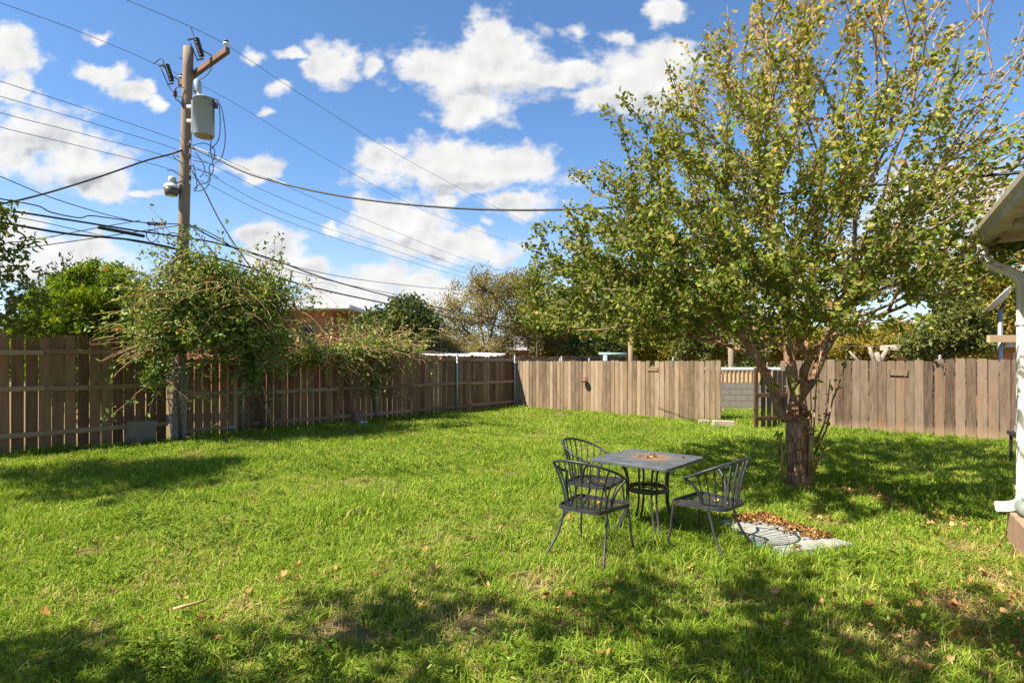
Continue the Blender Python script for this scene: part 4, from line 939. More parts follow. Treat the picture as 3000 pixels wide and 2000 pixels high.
# ------------------------------------------------------------------ wires
WD = Vector((0.42, 0.907, 0)).normalized()
def alley(px, py, off=0.0, org=None):
    """point of the alley line plane (through the pole, shifted off to the right) seen at this pixel"""
    o = (org or PB) + Vector((WD.y, -WD.x, 0)) * off; k = (px - 1500) / FPX
    s = (k * o.y - o.x) / (WD.x - k * WD.y); q = o + WD * s
    return P(px, py, q.y)
def spline(pts, n=10):
    pts = [Vector(p) for p in pts]; out = []
    for i in range(len(pts) - 1):
        p0 = pts[max(i - 1, 0)]; p1 = pts[i]; p2 = pts[i + 1]; p3 = pts[min(i + 2, len(pts) - 1)]
        for j in range(n):
            t = j / n
            out.append(0.5 * ((2 * p1) + (p2 - p0) * t + (2 * p0 - 5 * p1 + 4 * p2 - p3) * t * t + (3 * p1 - p0 - 3 * p2 + p3) * t ** 3))
    out.append(pts[-1]); return out
def wire(label, pts, r=0.008, mat=None, name='overhead_wire', n=8, group='overhead wires'):
    o = MB().tube(spline(pts, n), r, 5).build(name, mat or M_WIREC)
    return tag(o, label, 'wire', group)
def wires():
    a = alley
    wire('thin wire on the right end of the crossarm', [a(150, -95, 0.75), a(370, 0, 0.85), a(645, 122, 0.95), a(900, 288, 0.95), a(1260, 505, 0.95), a(1640, 695, 0.95), a(1900, 790, 0.95)], 0.0055)
    wire('thin wire on the left end of the crossarm', [a(-120, -40, -0.6), a(0, 8, -0.65), a(250, 100, -0.7), a(513, 214, -0.75), a(700, 310, -0.75), a(1000, 490, -0.75), a(1300, 640, -0.75), a(1600, 740, -0.75)], 0.0055)
    for i, (y0, ym, yf, nm) in enumerate(((238, 424, 700, 'topmost'), (282, 452, 790, 'second'), (330, 482, 850, 'third'), (372, 515, 900, 'lowest'))):
        wire(f'thin wire on the {nm} of the four spool insulators', [a(-150, y0 - 55), a(0, y0), a(270, (y0 + ym) / 2 - 6), a(553, ym, 0.1), a(800, ym + (105, 118, 128, 118)[i]), a(1100, (655, 690, 715, 735)[i]), a(1420, (778, 800, 815, 828)[i]), a(1700, (850, 865, 875, 885)[i])], 0.0055)
    hs = P(3060, 500, 5.6)
    wire('twisted service cable swooping right from the pole into the pear tree', [P(560, 432, 11.85), P(640, 470, 11.6), P(760, 520, 11.2), P(1000, 575, 10.5), P(1300, 608, 9.7), P(1620, 615, 8.9), P(2050, 590, 7.9), P(2500, 548, 6.9), hs], 0.017, M_WIRE)
    wire('bare messenger wire twisted round the service cable at the pole', [P(560, 430, 11.84), P(600, 443, 11.72), P(700, 490, 11.38), P(850, 543, 10.95)], 0.012, M_WIREA)
    wire('twisted service cable sagging left from the pole', [P(-80, 612, 9.6), P(30, 592, 9.9), P(150, 562, 10.3), P(300, 515, 10.8), P(430, 470, 11.3), P(500, 452, 11.6), P(540, 438, 11.85)], 0.018, M_WIRE)
    wire('bright splice on the left service cable beside the pole', [P(505, 449, 11.6), P(520, 443, 11.72), P(540, 437, 11.84)], 0.021, M_WIREA)
    wire('second thin wire crossing pear tree to the house', [P(1620, 735, 15), P(2100, 640, 11), P(2600, 540, 8), P(3060, 475, 6)], 0.011, M_WIRE)
    # telephone and cable bundle lower down
    wire('thick lower telephone cable fixed to the pole base band', [a(-200, 617), a(0, 651), a(200, 685), a(400, 705), a(553, 738, 0.13), a(700, 774), a(900, 838), a(1150, 893), a(1400, 945), a(1680, 985), a(1900, 1005)], 0.021, M_WIRE)
    wire('thick upper telephone cable fixed to the pole middle band', [a(-200, 580), a(0, 613), a(200, 644), a(400, 676), a(550, 697, 0.13), a(650, 716), a(800, 760), a(1000, 830), a(1300, 905), a(1560, 955)], 0.018, M_WIRE)
    wire('long black splice case hung under the telephone cable', [a(288, 666, 0.05), a(330, 674, 0.05), a(422, 692, 0.05)], 0.035, M_WIRE, name='splice_case')
    wire('slack loop of cable left of the pole', [a(-100, 560), a(0, 582), a(110, 603), a(150, 622), a(230, 638), a(265, 632), a(330, 640), a(420, 652), a(550, 660, 0.13), a(620, 685), a(690, 730)], 0.011, M_WIRE)
    wire('thin drop wire rising to the left from the splice', [a(-60, 500), a(0, 517), a(140, 575), a(280, 620), a(390, 648)], 0.008, M_WIRE)
    wire('drop wire falling steeply right of the pole', [P(562, 500, 11.75), P(580, 530, 11.75), P(600, 560, 11.7), P(640, 640, 11.6), P(690, 720, 11.5), P(735, 785, 11.5)], 0.013, M_WIRE)
    wire('short drop wire between pole and vine', [P(560, 660, 11.75), P(595, 705, 11.7), P(640, 760, 11.6)], 0.010, M_WIRE)
    wire('thin span of wire above the brick house', [a(556, 658, 0.13), a(700, 730), a(900, 790), a(1100, 825), a(1350, 850), a(1600, 862)], 0.009, M_WIRE)
    wire('thin span of wire just below the upper span', [a(556, 662, 0.13), a(640, 705), a(800, 775), a(1000, 830), a(1180, 866)], 0.008, M_WIRE)
    wire('house drop crossing low behind the left leaves', [P(-60, 745, 10.5), P(120, 720, 11), P(300, 694, 11.3), P(420, 676, 11.6), P(548, 657, 11.8)], 0.010, M_WIRE)
    wire('second house drop crossing low behind left leaves', [P(-60, 720, 10.5), P(100, 702, 11), P(280, 668, 11.3), P(410, 646, 11.6)], 0.009, M_WIRE)
    wire('thin guy wire under the thick cables', [a(-40, 622), a(120, 650), a(300, 690), a(540, 738), a(800, 812), a(1000, 860)], 0.007)
    for i, (px, py, r_) in enumerate(((447, 692, 0.125), (508, 700, 0.13))):
        c = P(px, py, 11.6); pts = [c + Vector((r_ * math.cos(t), 0.03 * math.sin(t * 2), r_ * 0.95 * math.sin(t))) for t in np.linspace(0, 4 * math.pi, 34)]
        tag(MB().tube(pts, 0.009, 5).build('cable_coil', M_WIRE), ('round cable coil further from the pole', 'round cable coil right beside the pole')[i], 'cable coil', 'coiled cables')
    for i, (px, py) in enumerate(((446, 655), (471, 656))):
        tag(bevel(MB().box(-0.09, 0.09, -0.03, 0.03, -0.03, 0.03).tube([(-0.05, 0, -0.03), (-0.07, 0, -0.12), (-0.02, 0.01, -0.2)], 0.006, 4).tube([(0.04, 0, -0.03), (0.06, 0, -0.12), (0.03, 0.01, -0.22)], 0.006, 4).build('terminal_block', M_STEEL if i == 0 else M_CINDER, loc=a(px, py, 0.05)), 0.005, 1), ('black wire terminal on the slack cable', 'brown wire terminal nearest the pole')[i], 'terminal')
    # jumpers around the transformer, one tangled harness
    j = empty('jumper_wires', P(620, 400, 11.6), 0, 'loose black jumper wires drooping round the transformer', 'wire', 'overhead wires'); o = Vector(j.location)
    T = 11.6
    for pts in ([(628, 290), (640, 300), (645, 360), (640, 410), (615, 440)], [(633, 295), (650, 320), (660, 400), (650, 460), (630, 478)], [(622, 285), (625, 340), (620, 400), (617, 440), (625, 490), (617, 515), (600, 513)],
                [(570, 445), (590, 470), (600, 500), (585, 520)], [(566, 470), (600, 476), (628, 482)], [(565, 495), (590, 500), (620, 510), (640, 522)], [(567, 555), (585, 540), (605, 535), (615, 515), (612, 490), (620, 480)],
                [(567, 560), (590, 558), (608, 545), (618, 520)], [(565, 480), (575, 520), (576, 550), (568, 560)], [(580, 235), (600, 225), (617, 205), (618, 185), (610, 175)], [(493, 248), (500, 262), (512, 270)], [(510, 262), (525, 255), (540, 258)], [(520, 285), (538, 284)],
                [(578, 125), (570, 110), (563, 92), (560, 80)], [(450, 188), (462, 178), (470, 172), (478, 178), (480, 198)], [(565, 425), (600, 420), (628, 438), (625, 470)], [(505, 455), (520, 470), (538, 480)], [(490, 500), (505, 500), (520, 510), (538, 520)]):
        MB().tube(spline([P(x, y, T) - o for x, y in pts], 6), 0.009, 5).build('jumper', M_WIRE, j)
wires()

# ------------------------------------------------------------------ patio furniture
def make_chair(loc, facing, label, seed):
    e = empty('patio_chair', (loc[0], loc[1], 0), math.atan2(facing[1], facing[0]) - math.pi / 2, label, 'chair', 'black wrought iron chairs round the table')
    zs = 0.425
    def outline(sc=1.0):
        pts = []
        for (cx, cy, r, a0, a1) in ((0.20, 0.17, 0.07, 0, 90), (-0.20, 0.17, 0.07, 90, 180), (-0.13, -0.16, 0.09, 180, 270), (0.13, -0.16, 0.09, 270, 360)):
            for a in np.linspace(a0, a1, 7): pts.append(((cx + r * math.cos(R(a))) * sc, (cy + r * math.sin(R(a))) * sc))
        return pts
    ol = outline()
    rim = MB(); n = len(ol)
    vs = [(x, y, zs - 0.02) for x, y in ol] + [(x, y, zs + 0.012) for x, y in ol] + [(x * 0.955, y * 0.955, zs + 0.012) for x, y in ol] + [(x * 0.955, y * 0.955, zs - 0.02) for x, y in ol]
    rim.add(vs, [((i), (i + 1) % n, n + (i + 1) % n, n + i) for i in range(n)] + [(n + i, n + (i + 1) % n, 2 * n + (i + 1) % n, 2 * n + i) for i in range(n)] + [(2 * n + i, 2 * n + (i + 1) % n, 3 * n + (i + 1) % n, 3 * n + i) for i in range(n)])
    rim.build('seat_frame', M_IRON, e)
    # expanded metal seat
    def inside(x, y):
        c = False; j = n - 1
        for i in range(n):
            xi, yi = ol[i]; xj, yj = ol[j]
            if (yi > y) != (yj > y) and x < (xj - xi) * (y - yi) / (yj - yi) + xi: c = not c
            j = i
        return c
    mesh = MB()
    def strip(p0, d):
        t = np.linspace(-0.5, 0.5, 101); pts = [(p0[0] + d[0] * q, p0[1] + d[1] * q) for q in t]; ins = [inside(*q) for q in pts]
        i = 0
        while i < len(ins):
            if ins[i]:
                j = i
                while j + 1 < len(ins) and ins[j + 1]: j += 1
                if j > i: 
                    sag = lambda q: zs - 0.004 - 0.012 * (1 - (q[0] / 0.25) ** 2) * (1 - (q[1] / 0.25) ** 2)
                    seq = [pts[k] for k in range(i, j + 1, max(1, (j - i) // 3))]
                    if seq[-1] != pts[j]: seq.append(pts[j])
                    mesh.tube([(q[0], q[1], sag(q)) for q in seq], 0.0022, 4, caps=False)
                i = j + 1
            else: i += 1
    for k in np.arange(-0.5, 0.5, 0.0265):
        strip((k, 0), (0.55, 0.83)); strip((k, 0), (-0.55, 0.83))
    mesh.build('seat_mesh', M_IRON, e)
    for sx in (1, -1):
        MB().tube(spline([(sx * 0.235, 0.20, zs), (sx * 0.245, 0.225, 0.30), (sx * 0.255, 0.235, 0.15), (sx * 0.275, 0.27, -0.01)], 5), 0.011, 6).build('leg', M_IRON, e)
        MB().tube(spline([(sx * 0.205, -0.10, zs), (sx * 0.215, -0.13, 0.32), (sx * 0.235, -0.19, 0.16), (sx * 0.285, -0.31, -0.01)], 6), 0.012, 6).build('leg', M_IRON, e)
        MB().tube(spline([(sx * 0.213, -0.05, zs - 0.02), (sx * 0.23, -0.04, 0.50), (sx * 0.265, 0.0, 0.60), (sx * 0.305, 0.07, 0.665)], 6), 0.011, 6, flat=1.3).build('arm_post', M_IRON, e)
    top = []
    for a in np.linspace(-1, 1, 27):
        th = a * R(112); c = math.cos(th); x = 0.315 * math.sin(th) * (1.0); y = -0.06 - 0.27 * c; z = 0.665 + 0.175 * max(0, (c + 0.37) / 1.37) ** 0.9
        top.append((x, y, z))
    top[0] = (-0.305, 0.07, 0.665); top[-1] = (0.305, 0.07, 0.665)
    MB().tube(spline(top, 2), 0.0115, 6, flat=1.15).build('back_rail', M_IRON, e)
    ts = [Vector(p) for p in top]
    for i in range(13):
        f = 2.4 + i * (26 - 4.8) / 12; k = int(f); p1 = ts[k].lerp(ts[min(k + 1, 26)], f - k)
        ang = (i / 12 * 2 - 1) * R(78); bx = 0.212 * math.sin(ang) / math.sin(R(78)) * 0.98; by = -0.06 - 0.185 * (math.cos(ang) - math.cos(R(78))) / (1 - math.cos(R(78)))
        mid = Vector((bx, by, zs)).lerp(p1, 0.45) + Vector((0, 0, 0)) - Vector((p1.x - bx, p1.y - by, 0)) * 0.12
        MB().tube(spline([(bx, by, zs - 0.015), mid, p1], 4), 0.0062, 5).build('spindle', M_IRON, e)
    return e
make_chair((0.70, 4.98), (0.62, 0.78), 'nearest black iron chair with its spindle back towards the viewer', 1)
make_chair((1.76, 5.08), (-0.68, 0.73), 'black iron chair right of the table beside the pale slab', 2)
make_chair((0.86, 5.92), (0.86, -0.50), 'black iron chair furthest left behind the nearest chair', 3)

TC = Vector((1.336, 5.61, 0)); TA = R(49.5)
def table():
    e = empty('patio_table', TC, TA, 'square dark metal patio table with a rusty centre', 'table')
    h = 0.415; c = 0.055; poly = []
    for (cx, cy, a0) in ((h - c, h - c, 0), (-h + c, h - c, 90), (-h + c, -h + c, 180), (h - c, -h + c, 270)):
        for a in np.linspace(a0, a0 + 90, 6): poly.append((cx + c * math.cos(R(a)), cy + c * math.sin(R(a))))
    bevel(MB().prism(poly, 0.69, 0.722).build('tabletop', M_TOP, e), 0.006, 2)
    q = -TA
    for k in range(4):
        a = R(45 + 90 * k); d = Vector((math.cos(a), math.sin(a), 0)); t = Vector((-d.y, d.x, 0))
        for s in (-1, 1):
            o = t * (0.024 * s)
            MB().tube(spline([d * 0.34 + o + Vector((0, 0, 0.69)), d * 0.255 + o + Vector((0, 0, 0.655)), d * 0.205 + o + Vector((0, 0, 0.55)), d * 0.20 + o + Vector((0, 0, 0.40)), d * 0.215 + o + Vector((0, 0, 0.22)), d * 0.33 + o + Vector((0, 0, -0.01))], 6), 0.0105, 6).build('leg', M_IRON, e)
    def ring(r, z, rad, flat=1.0): return MB().tube([(r * math.cos(t), r * math.sin(t), z) for t in np.linspace(0, 2 * math.pi, 41)[:-1]], rad, 6, closed=True, flat=flat)
    rg = ring(0.19, 0.42, 0.022, 0.35).build('ring_shelf', M_IRON, e)
    ring(0.11, 0.405, 0.006).build('inner_ring', M_IRON, rg)
    MB().tube([(-0.19, 0, 0.405), (0.19, 0, 0.405)], 0.005, 5).tube([(0, -0.19, 0.403), (0, 0.19, 0.403)], 0.005, 5).build('shelf_bar', M_IRON, rg)
    o = MB().tube([(0.035 * math.cos(t), 0.035 * math.sin(t), 0.724) for t in np.linspace(0, 2 * math.pi, 17)[:-1]], 0.004, 5, closed=True).build('umbrella_hole_rim', M_IRON, e)
table()

# curled dead leaf meshes
def dead_leaf_mesh(seed, L=0.07):
    r = random.Random(seed); n = 5; vs = []; cu = r.uniform(0.5, 1.6); wv = r.uniform(0.2, 0.6)
    for i in range(n + 1):
        t = i / n; wd = L * 0.30 * math.sin(math.pi * (0.08 + 0.87 * t)) * (1 + r.uniform(-0.5, 0.45)); y = L * (t - 0.5); z = L * 0.30 * cu * (t - 0.5) ** 2 + r.uniform(-0.12, 0.16) * L
        for x in (-wd, 0, wd): vs.append((x, y, z + (abs(x) / (L * 0.3)) * L * wv * r.uniform(-0.3, 1.3)))
    fs = []
    for i in range(n):
        for j in range(2): a = i * 3 + j; fs.append((a, a + 1, a + 4, a + 3))
    V = np.array(vs); return np_mesh('dead_leaf', V, np.array(fs), L_DEAD, np.clip(np.random.default_rng(seed).normal(r.uniform(0.3, 0.8), 0.06, len(V)), 0, 1), smooth=True)
DL = [dead_leaf_mesh(100 + i) for i in range(8)]
def small_leaf(name, x, y, z, label, grp, r, s=1.0):
    o = link(name, r.choice(DL), None, (x, y, z), (r.uniform(-.3, .3), r.uniform(-.3, .3), r.uniform(0, 6.28)), (s, s, s)); tag(o, label, 'leaf', grp)
def litter():
    r = random.Random(9)
    for (dx, dy) in ((-0.05, 0.02), (0.02, 0.0), (0.06, -0.02), (0.10, 0.0), (0.03, 0.10), (0.09, 0.16), (0.12, 0.14), (-0.05, 0.15), (-0.18, 0.34), (0.38, -0.02), (0.0, -0.04)):
        small_leaf('dry_leaf', TC.x + dx - 0.03, TC.y + dy, 0.724, 'curled dry leaf lying on the rusty table top', 'dry leaves on the table', r, r.uniform(0.55, 0.95))
    for (x, y) in ((0.80, 5.90), (0.90, 5.98), (0.93, 5.88), (0.98, 5.96)): small_leaf('dry_leaf', x, y, 0.418, 'dry leaf on the seat of the furthest left chair', 'dry leaves on the far chair', r, r.uniform(0.6, 1.0))
    for (x, y) in ((0.76, 4.98), (0.70, 5.05)): small_leaf('dry_leaf', x, y, 0.416, 'dry leaf on the seat of the nearest chair', 'dry leaves on the near chair', r, r.uniform(0.6, 0.9))
    for (x, y) in ((1.84, 5.10), (1.90, 5.0)): small_leaf('dry_leaf', x, y, 0.416, 'dry leaf on the seat of the right hand chair', 'dry leaves on the right chair', r, r.uniform(0.6, 0.9))
    # slab with painted edge
    pts = [(2.10, 5.79), (2.65, 5.99), (3.04, 5.06), (2.33, 4.83)]; c = Vector((2.53, 5.42, 0))
    e = empty('stepping_slab', c, 0, 'pale concrete slab lying in the grass half covered with leaves', 'slab')
    pl = [(x - c.x, y - c.y) for x, y in pts][::-1]
    bevel(MB().prism(pl, 0.012, 0.052).build('slab_body', M_SLAB, e), 0.006, 2)
    pl2 = [(x * 1.006, y * 1.006) for x, y in pl]
    MB().prism(pl2, -0.02, 0.022).build('painted_edge', M_CYAN, e)
    # drift of leaves on the slab and in the table shelf
    rr = np.random.default_rng(3); vs = []; fs = []; tt = []
    T = np.array([v.co for v in DL[0].vertices]); Ts = [np.array([tuple(v.co) for v in d.vertices]) for d in DL]; F4 = np.array([tuple(p.vertices) for p in DL[0].polygons])
    def scatter(n, fn, sc, zamp):
        for i in range(n):
            x, y, z = fn(); t = Ts[rr.integers(0, 8)] * sc * rr.uniform(0.6, 1.2); a = rr.uniform(0, 6.28); b = rr.normal(0, 0.5)
            ca, sa = math.cos(a), math.sin(a); cb, sb = math.cos(b), math.sin(b)
            v = np.stack([t[:, 0], t[:, 1] * cb - t[:, 2] * sb, t[:, 1] * sb + t[:, 2] * cb], -1); v = np.stack([v[:, 0] * ca - v[:, 1] * sa, v[:, 0] * sa + v[:, 1] * ca, v[:, 2]], -1)
            fs.append(F4 + len(vs) * 18); vs.append(v + np.array([x, y, z + rr.random() * zamp])); tt.append(np.full(18, np.clip(rr.normal(0.42, 0.25), 0, 1)))
    B0 = np.array([2.65, 5.99]); B1 = np.array([3.04, 5.06]); B2 = np.array([2.10, 5.79]); inn = np.array([-0.95, -0.37])
    def edge():
        u = rr.random() ** 0.9 * 0.80 + 0.02; w_ = abs(rr.normal(0, 0.11)) * (1.25 - 0.4 * u); p = B0 + (B1 - B0) * u + inn * (w_ + 0.03); return p[0], p[1], 0.058
    def edge2():
        u = rr.random() * 0.75; p = B0 + (B2 - B0) * u + np.array([0.38, -0.92]) * (abs(rr.normal(0, 0.09)) + 0.02); return p[0], p[1], 0.058
    def front():
        return 2.45 + rr.normal(0, 0.05), 4.95 + rr.normal(0, 0.03), 0.056
    scatter(420, edge, 0.62, 0.035); scatter(300, edge2, 0.62, 0.035); scatter(5, front, 0.8, 0.01)
    o = link('leaf_drift', np_mesh('leaf_drift', np.vstack(vs), np.vstack(fs), L_DEAD, np.concatenate(tt), smooth=True)); tag(o, 'drift of orange brown dry leaves on the pale slab', 'leaves', kind='stuff')
    vs.clear(); fs.clear(); tt.clear()
    def shelf():
        a = rr.uniform(0, 6.28); q = 0.17 + rr.normal(0, 0.012); return TC.x + q * math.cos(a), TC.y + q * math.sin(a), 0.42
    scatter(60, shelf, 0.45, 0.02)
    o = link('leaf_drift', np_mesh('leaf_drift', np.vstack(vs), np.vstack(fs), L_DEAD, np.concatenate(tt), smooth=True)); tag(o, 'ring of dry leaves caught on the table shelf', 'leaves', kind='stuff')
litter()

# ------------------------------------------------------------------ house at the right
HD = Vector((0.53, 0.85, 0)).normalized(); HN = Vector((-HD.y, HD.x, 0)); HC = Vector((4.76, 5.24, 0)); HA = math.atan2(HD.y, HD.x)
def house():
    e = empty('house', HC, HA, 'tan sided house corner with cream gutter at the right edge', 'house')
    # local x along the wall (towards the back yard is +), local y outwards into the yard
    MB().box(-9, 0, -6, -0.03, 0.0, 2.86).build('wall', M_SIDING, e)
    for k in range(14): MB().box(-9, 0.004, -0.03, -0.012 - 0.0, 0.30 + k * 0.18, 0.30 + k * 0.18 + 0.172).build('siding_plank', M_SIDING, e)
    MB().box(-0.09, 0.012, -0.035, 0.006, 0.28, 2.84).build('corner_trim', M_CREAM, e)
    gy = 0.33; gz = 2.84; g0 = 0.27
    # roof slab with eave
    rf = MB(); ov = 0.27
    vs = [(-9, gy - 0.04, 2.93), (ov, gy - 0.04, 2.93), (ov, -6.4, 4.7), (-9, -6.4, 4.7), (-9, gy - 0.04, 2.86), (ov, gy - 0.04, 2.86), (ov, -6.4, 4.63), (-9, -6.4, 4.63)]
    rf.add(vs, [(0, 1, 2, 3), (7, 6, 5, 4), (0, 4, 5, 1), (1, 5, 6, 2), (2, 6, 7, 3), (3, 7, 4, 0)])
    roof = rf.build('roof', M_ROOFG, e)
    MB().box(-9, ov - 0.01, -0.02, gy - 0.05, 2.80, 2.815).build('soffit', M_CREAM, e)
    MB().box(ov - 0.03, ov - 0.006, -3.0, gy - 0.05, 2.74, 2.80).build('rake_board', M_CREAM, e)
    for x in (-0.35, -1.0, -1.7): MB().box(x - 0.045, x + 0.045, -0.02, gy - 0.06, 2.735, 2.80).build('rafter_tail', M_CREAM, e)
    # K-style gutter profile along x
    prof = [(0, 0.0), (0.085, 0.0), (0.095, 0.02), (0.10, 0.05), (0.125, 0.085), (0.13, 0.125), (0.12, 0.125), (0.115, 0.09), (0.09, 0.055), (0.08, 0.012), (0.008, 0.012), (0.008, 0.125), (0, 0.125)]
    n = len(prof); mb = MB()
    vs = [(-9, gy - 0.045 + y, gz - 0.06 + z) for y, z in prof] + [(ov + 0.0, gy - 0.045 + y, gz - 0.06 + z) for y, z in prof]
    mb.add(vs, [(i, (i + 1) % n, n + (i + 1) % n, n + i) for i in range(n)])
    gt = mb.build('gutter', M_CREAM, e)
    MB().prism([(y, z) for y, z in prof[:6]] + [(0, 0.125)], 0, 0.006, Matrix(((0, 0, 1, ov + 0.001), (1, 0, 0, gy - 0.045), (0, 1, 0, gz - 0.06), (0, 0, 0, 1)))).build('gutter_end_cap', M_CREAM, gt)
    # downspout: ribbed rectangular pipe with elbows
    d = empty('downspout', HC, HA, 'white ribbed downspout with elbows at the house corner', 'downspout')
    def sect(cx, cy, cz, tx, tz, hw=0.048, hd=0.036, rib=0.004):
        """rectangular ribbed section; direction in local y-z plane (tx outward, tz up)"""
        t = Vector((0, tx, tz)).normalized(); b = Vector((1, 0, 0)); nn = t.cross(b)
        pr = []
        for k in range(9): pr.append((-hw + 2 * hw * k / 8, hd + (rib if k % 2 else 0)))
        for k in range(5): pr.append((hw + (rib if k % 2 else 0), hd - 2 * hd * k / 4))
        for k in range(9): pr.append((hw - 2 * hw * k / 8, -hd - (rib if k % 2 else 0)))
        for k in range(5): pr.append((-hw - (rib if k % 2 else 0), -hd + 2 * hd * k / 4))
        return [Vector((cx, cy, cz)) + b * u + nn * v for u, v in pr]
    def sweep(path, hw=0.048, hd=0.036):
        mb = MB(); rings = []
        for i, p in enumerate(path):
            a = path[max(i - 1, 0)]; c = path[min(i + 1, len(path) - 1)]
            rings.append(sect(p[0], p[1], p[2], c[1] - a[1], c[2] - a[2], hw, hd))
        k = len(rings[0])
        mb.add([v for r_ in rings for v in r_], [(i * k + j, i * k + (j + 1) % k, (i + 1) * k + (j + 1) % k, (i + 1) * k + j) for i in range(len(rings) - 1) for j in range(k)])
        return mb
    xd = -0.06; yd = 0.055
    up = sweep([(xd, gy + 0.01, 2.79), (xd, gy + 0.01, 2.70), (xd, gy, 2.64), (xd, gy - 0.04, 2.585), (xd, gy - 0.10, 2.545), (xd, yd + 0.09, 2.50), (xd, yd + 0.045, 2.465), (xd, yd + 0.012, 2.41), (xd, yd, 2.34), (xd, yd, 2.30)]).build('upper_elbow', M_WHITE, d)
    sweep([(xd, yd, 2.315), (xd, yd, 0.46)], 0.0455, 0.034).build('pipe', M_WHITE, d)
    sweep([(xd, yd, 0.50), (xd, yd, 0.42), (xd, yd + 0.012, 0.375), (xd, yd + 0.05, 0.345), (xd, yd + 0.11, 0.325), (xd, yd + 0.19, 0.315)]).build('shoe', M_WHITE, d)
    for z in (2.02, 0.50): MB().box(xd - 0.056, xd + 0.056, yd - 0.045, yd + 0.043, z - 0.018, z + 0.018).box(xd + 0.05, xd + 0.10, -0.0, 0.006, z - 0.018, z + 0.018).build('strap', M_WHITE, d)
    # concrete step
    s = bevel(MB().box(-5, 0.02, 0.004, 0.15, -0.1, 0.285).build('concrete_step', M_STEP, loc=HC, rot=(0, 0, HA)), 0.012, 2); tag(s, 'low reddish concrete step along the house wall', 'step')
    # jar on the step lying on its side
    jl = HC + HD * -0.22 + HN * 0.06 + Vector((0, 0, 0.285 + 0.072))
    jr = empty('plastic_jar', jl, HA, 'grey green plastic jar lying on the concrete step', 'jar')
    Mx = Matrix.Rotation(R(-90), 4, 'Y')
    MB().lathe([(0.05, -0.09), (0.068, -0.08), (0.072, -0.06), (0.072, 0.06), (0.062, 0.09), (0.05, 0.105)], k=20, M=Mx).build('jar_body', M_JAR, jr)
    MB().lathe([(0.022, 0), (0.03, 0.006), (0.03, 0.03), (0.02, 0.036)], (0, 0, 0.068), 16).build('jar_spout', M_JAR, jr)
    # low dark table with a box behind the downspout
    p = P(2985, HORIZ, 9.2); t = empty('low_table', (p.x + 0.2, p.y, 0), HA, 'low dark table half hidden behind the white downspout', 'table')
    bevel(MB().box(-0.35, 0.35, -0.25, 0.25, 0.44, 0.50).build('tabletop', M_DARKPL, t), 0.008, 2)
    for x in (-0.3, 0.3):
        for y in (-0.2, 0.2): MB().box(x - 0.02, x + 0.02, y - 0.02, y + 0.02, -0.02, 0.44).build('leg', M_DARKPL, t)
    b = bevel(MB().box(-0.13, 0.13, -0.1, 0.1, 0.0, 0.10).build('storage_box', M_WHITE, loc=(p.x + 0.10, p.y, 0.502), rot=(0, 0, HA + 0.2)), 0.01, 2); tag(b, 'small white box on the low dark table', 'box')
house()

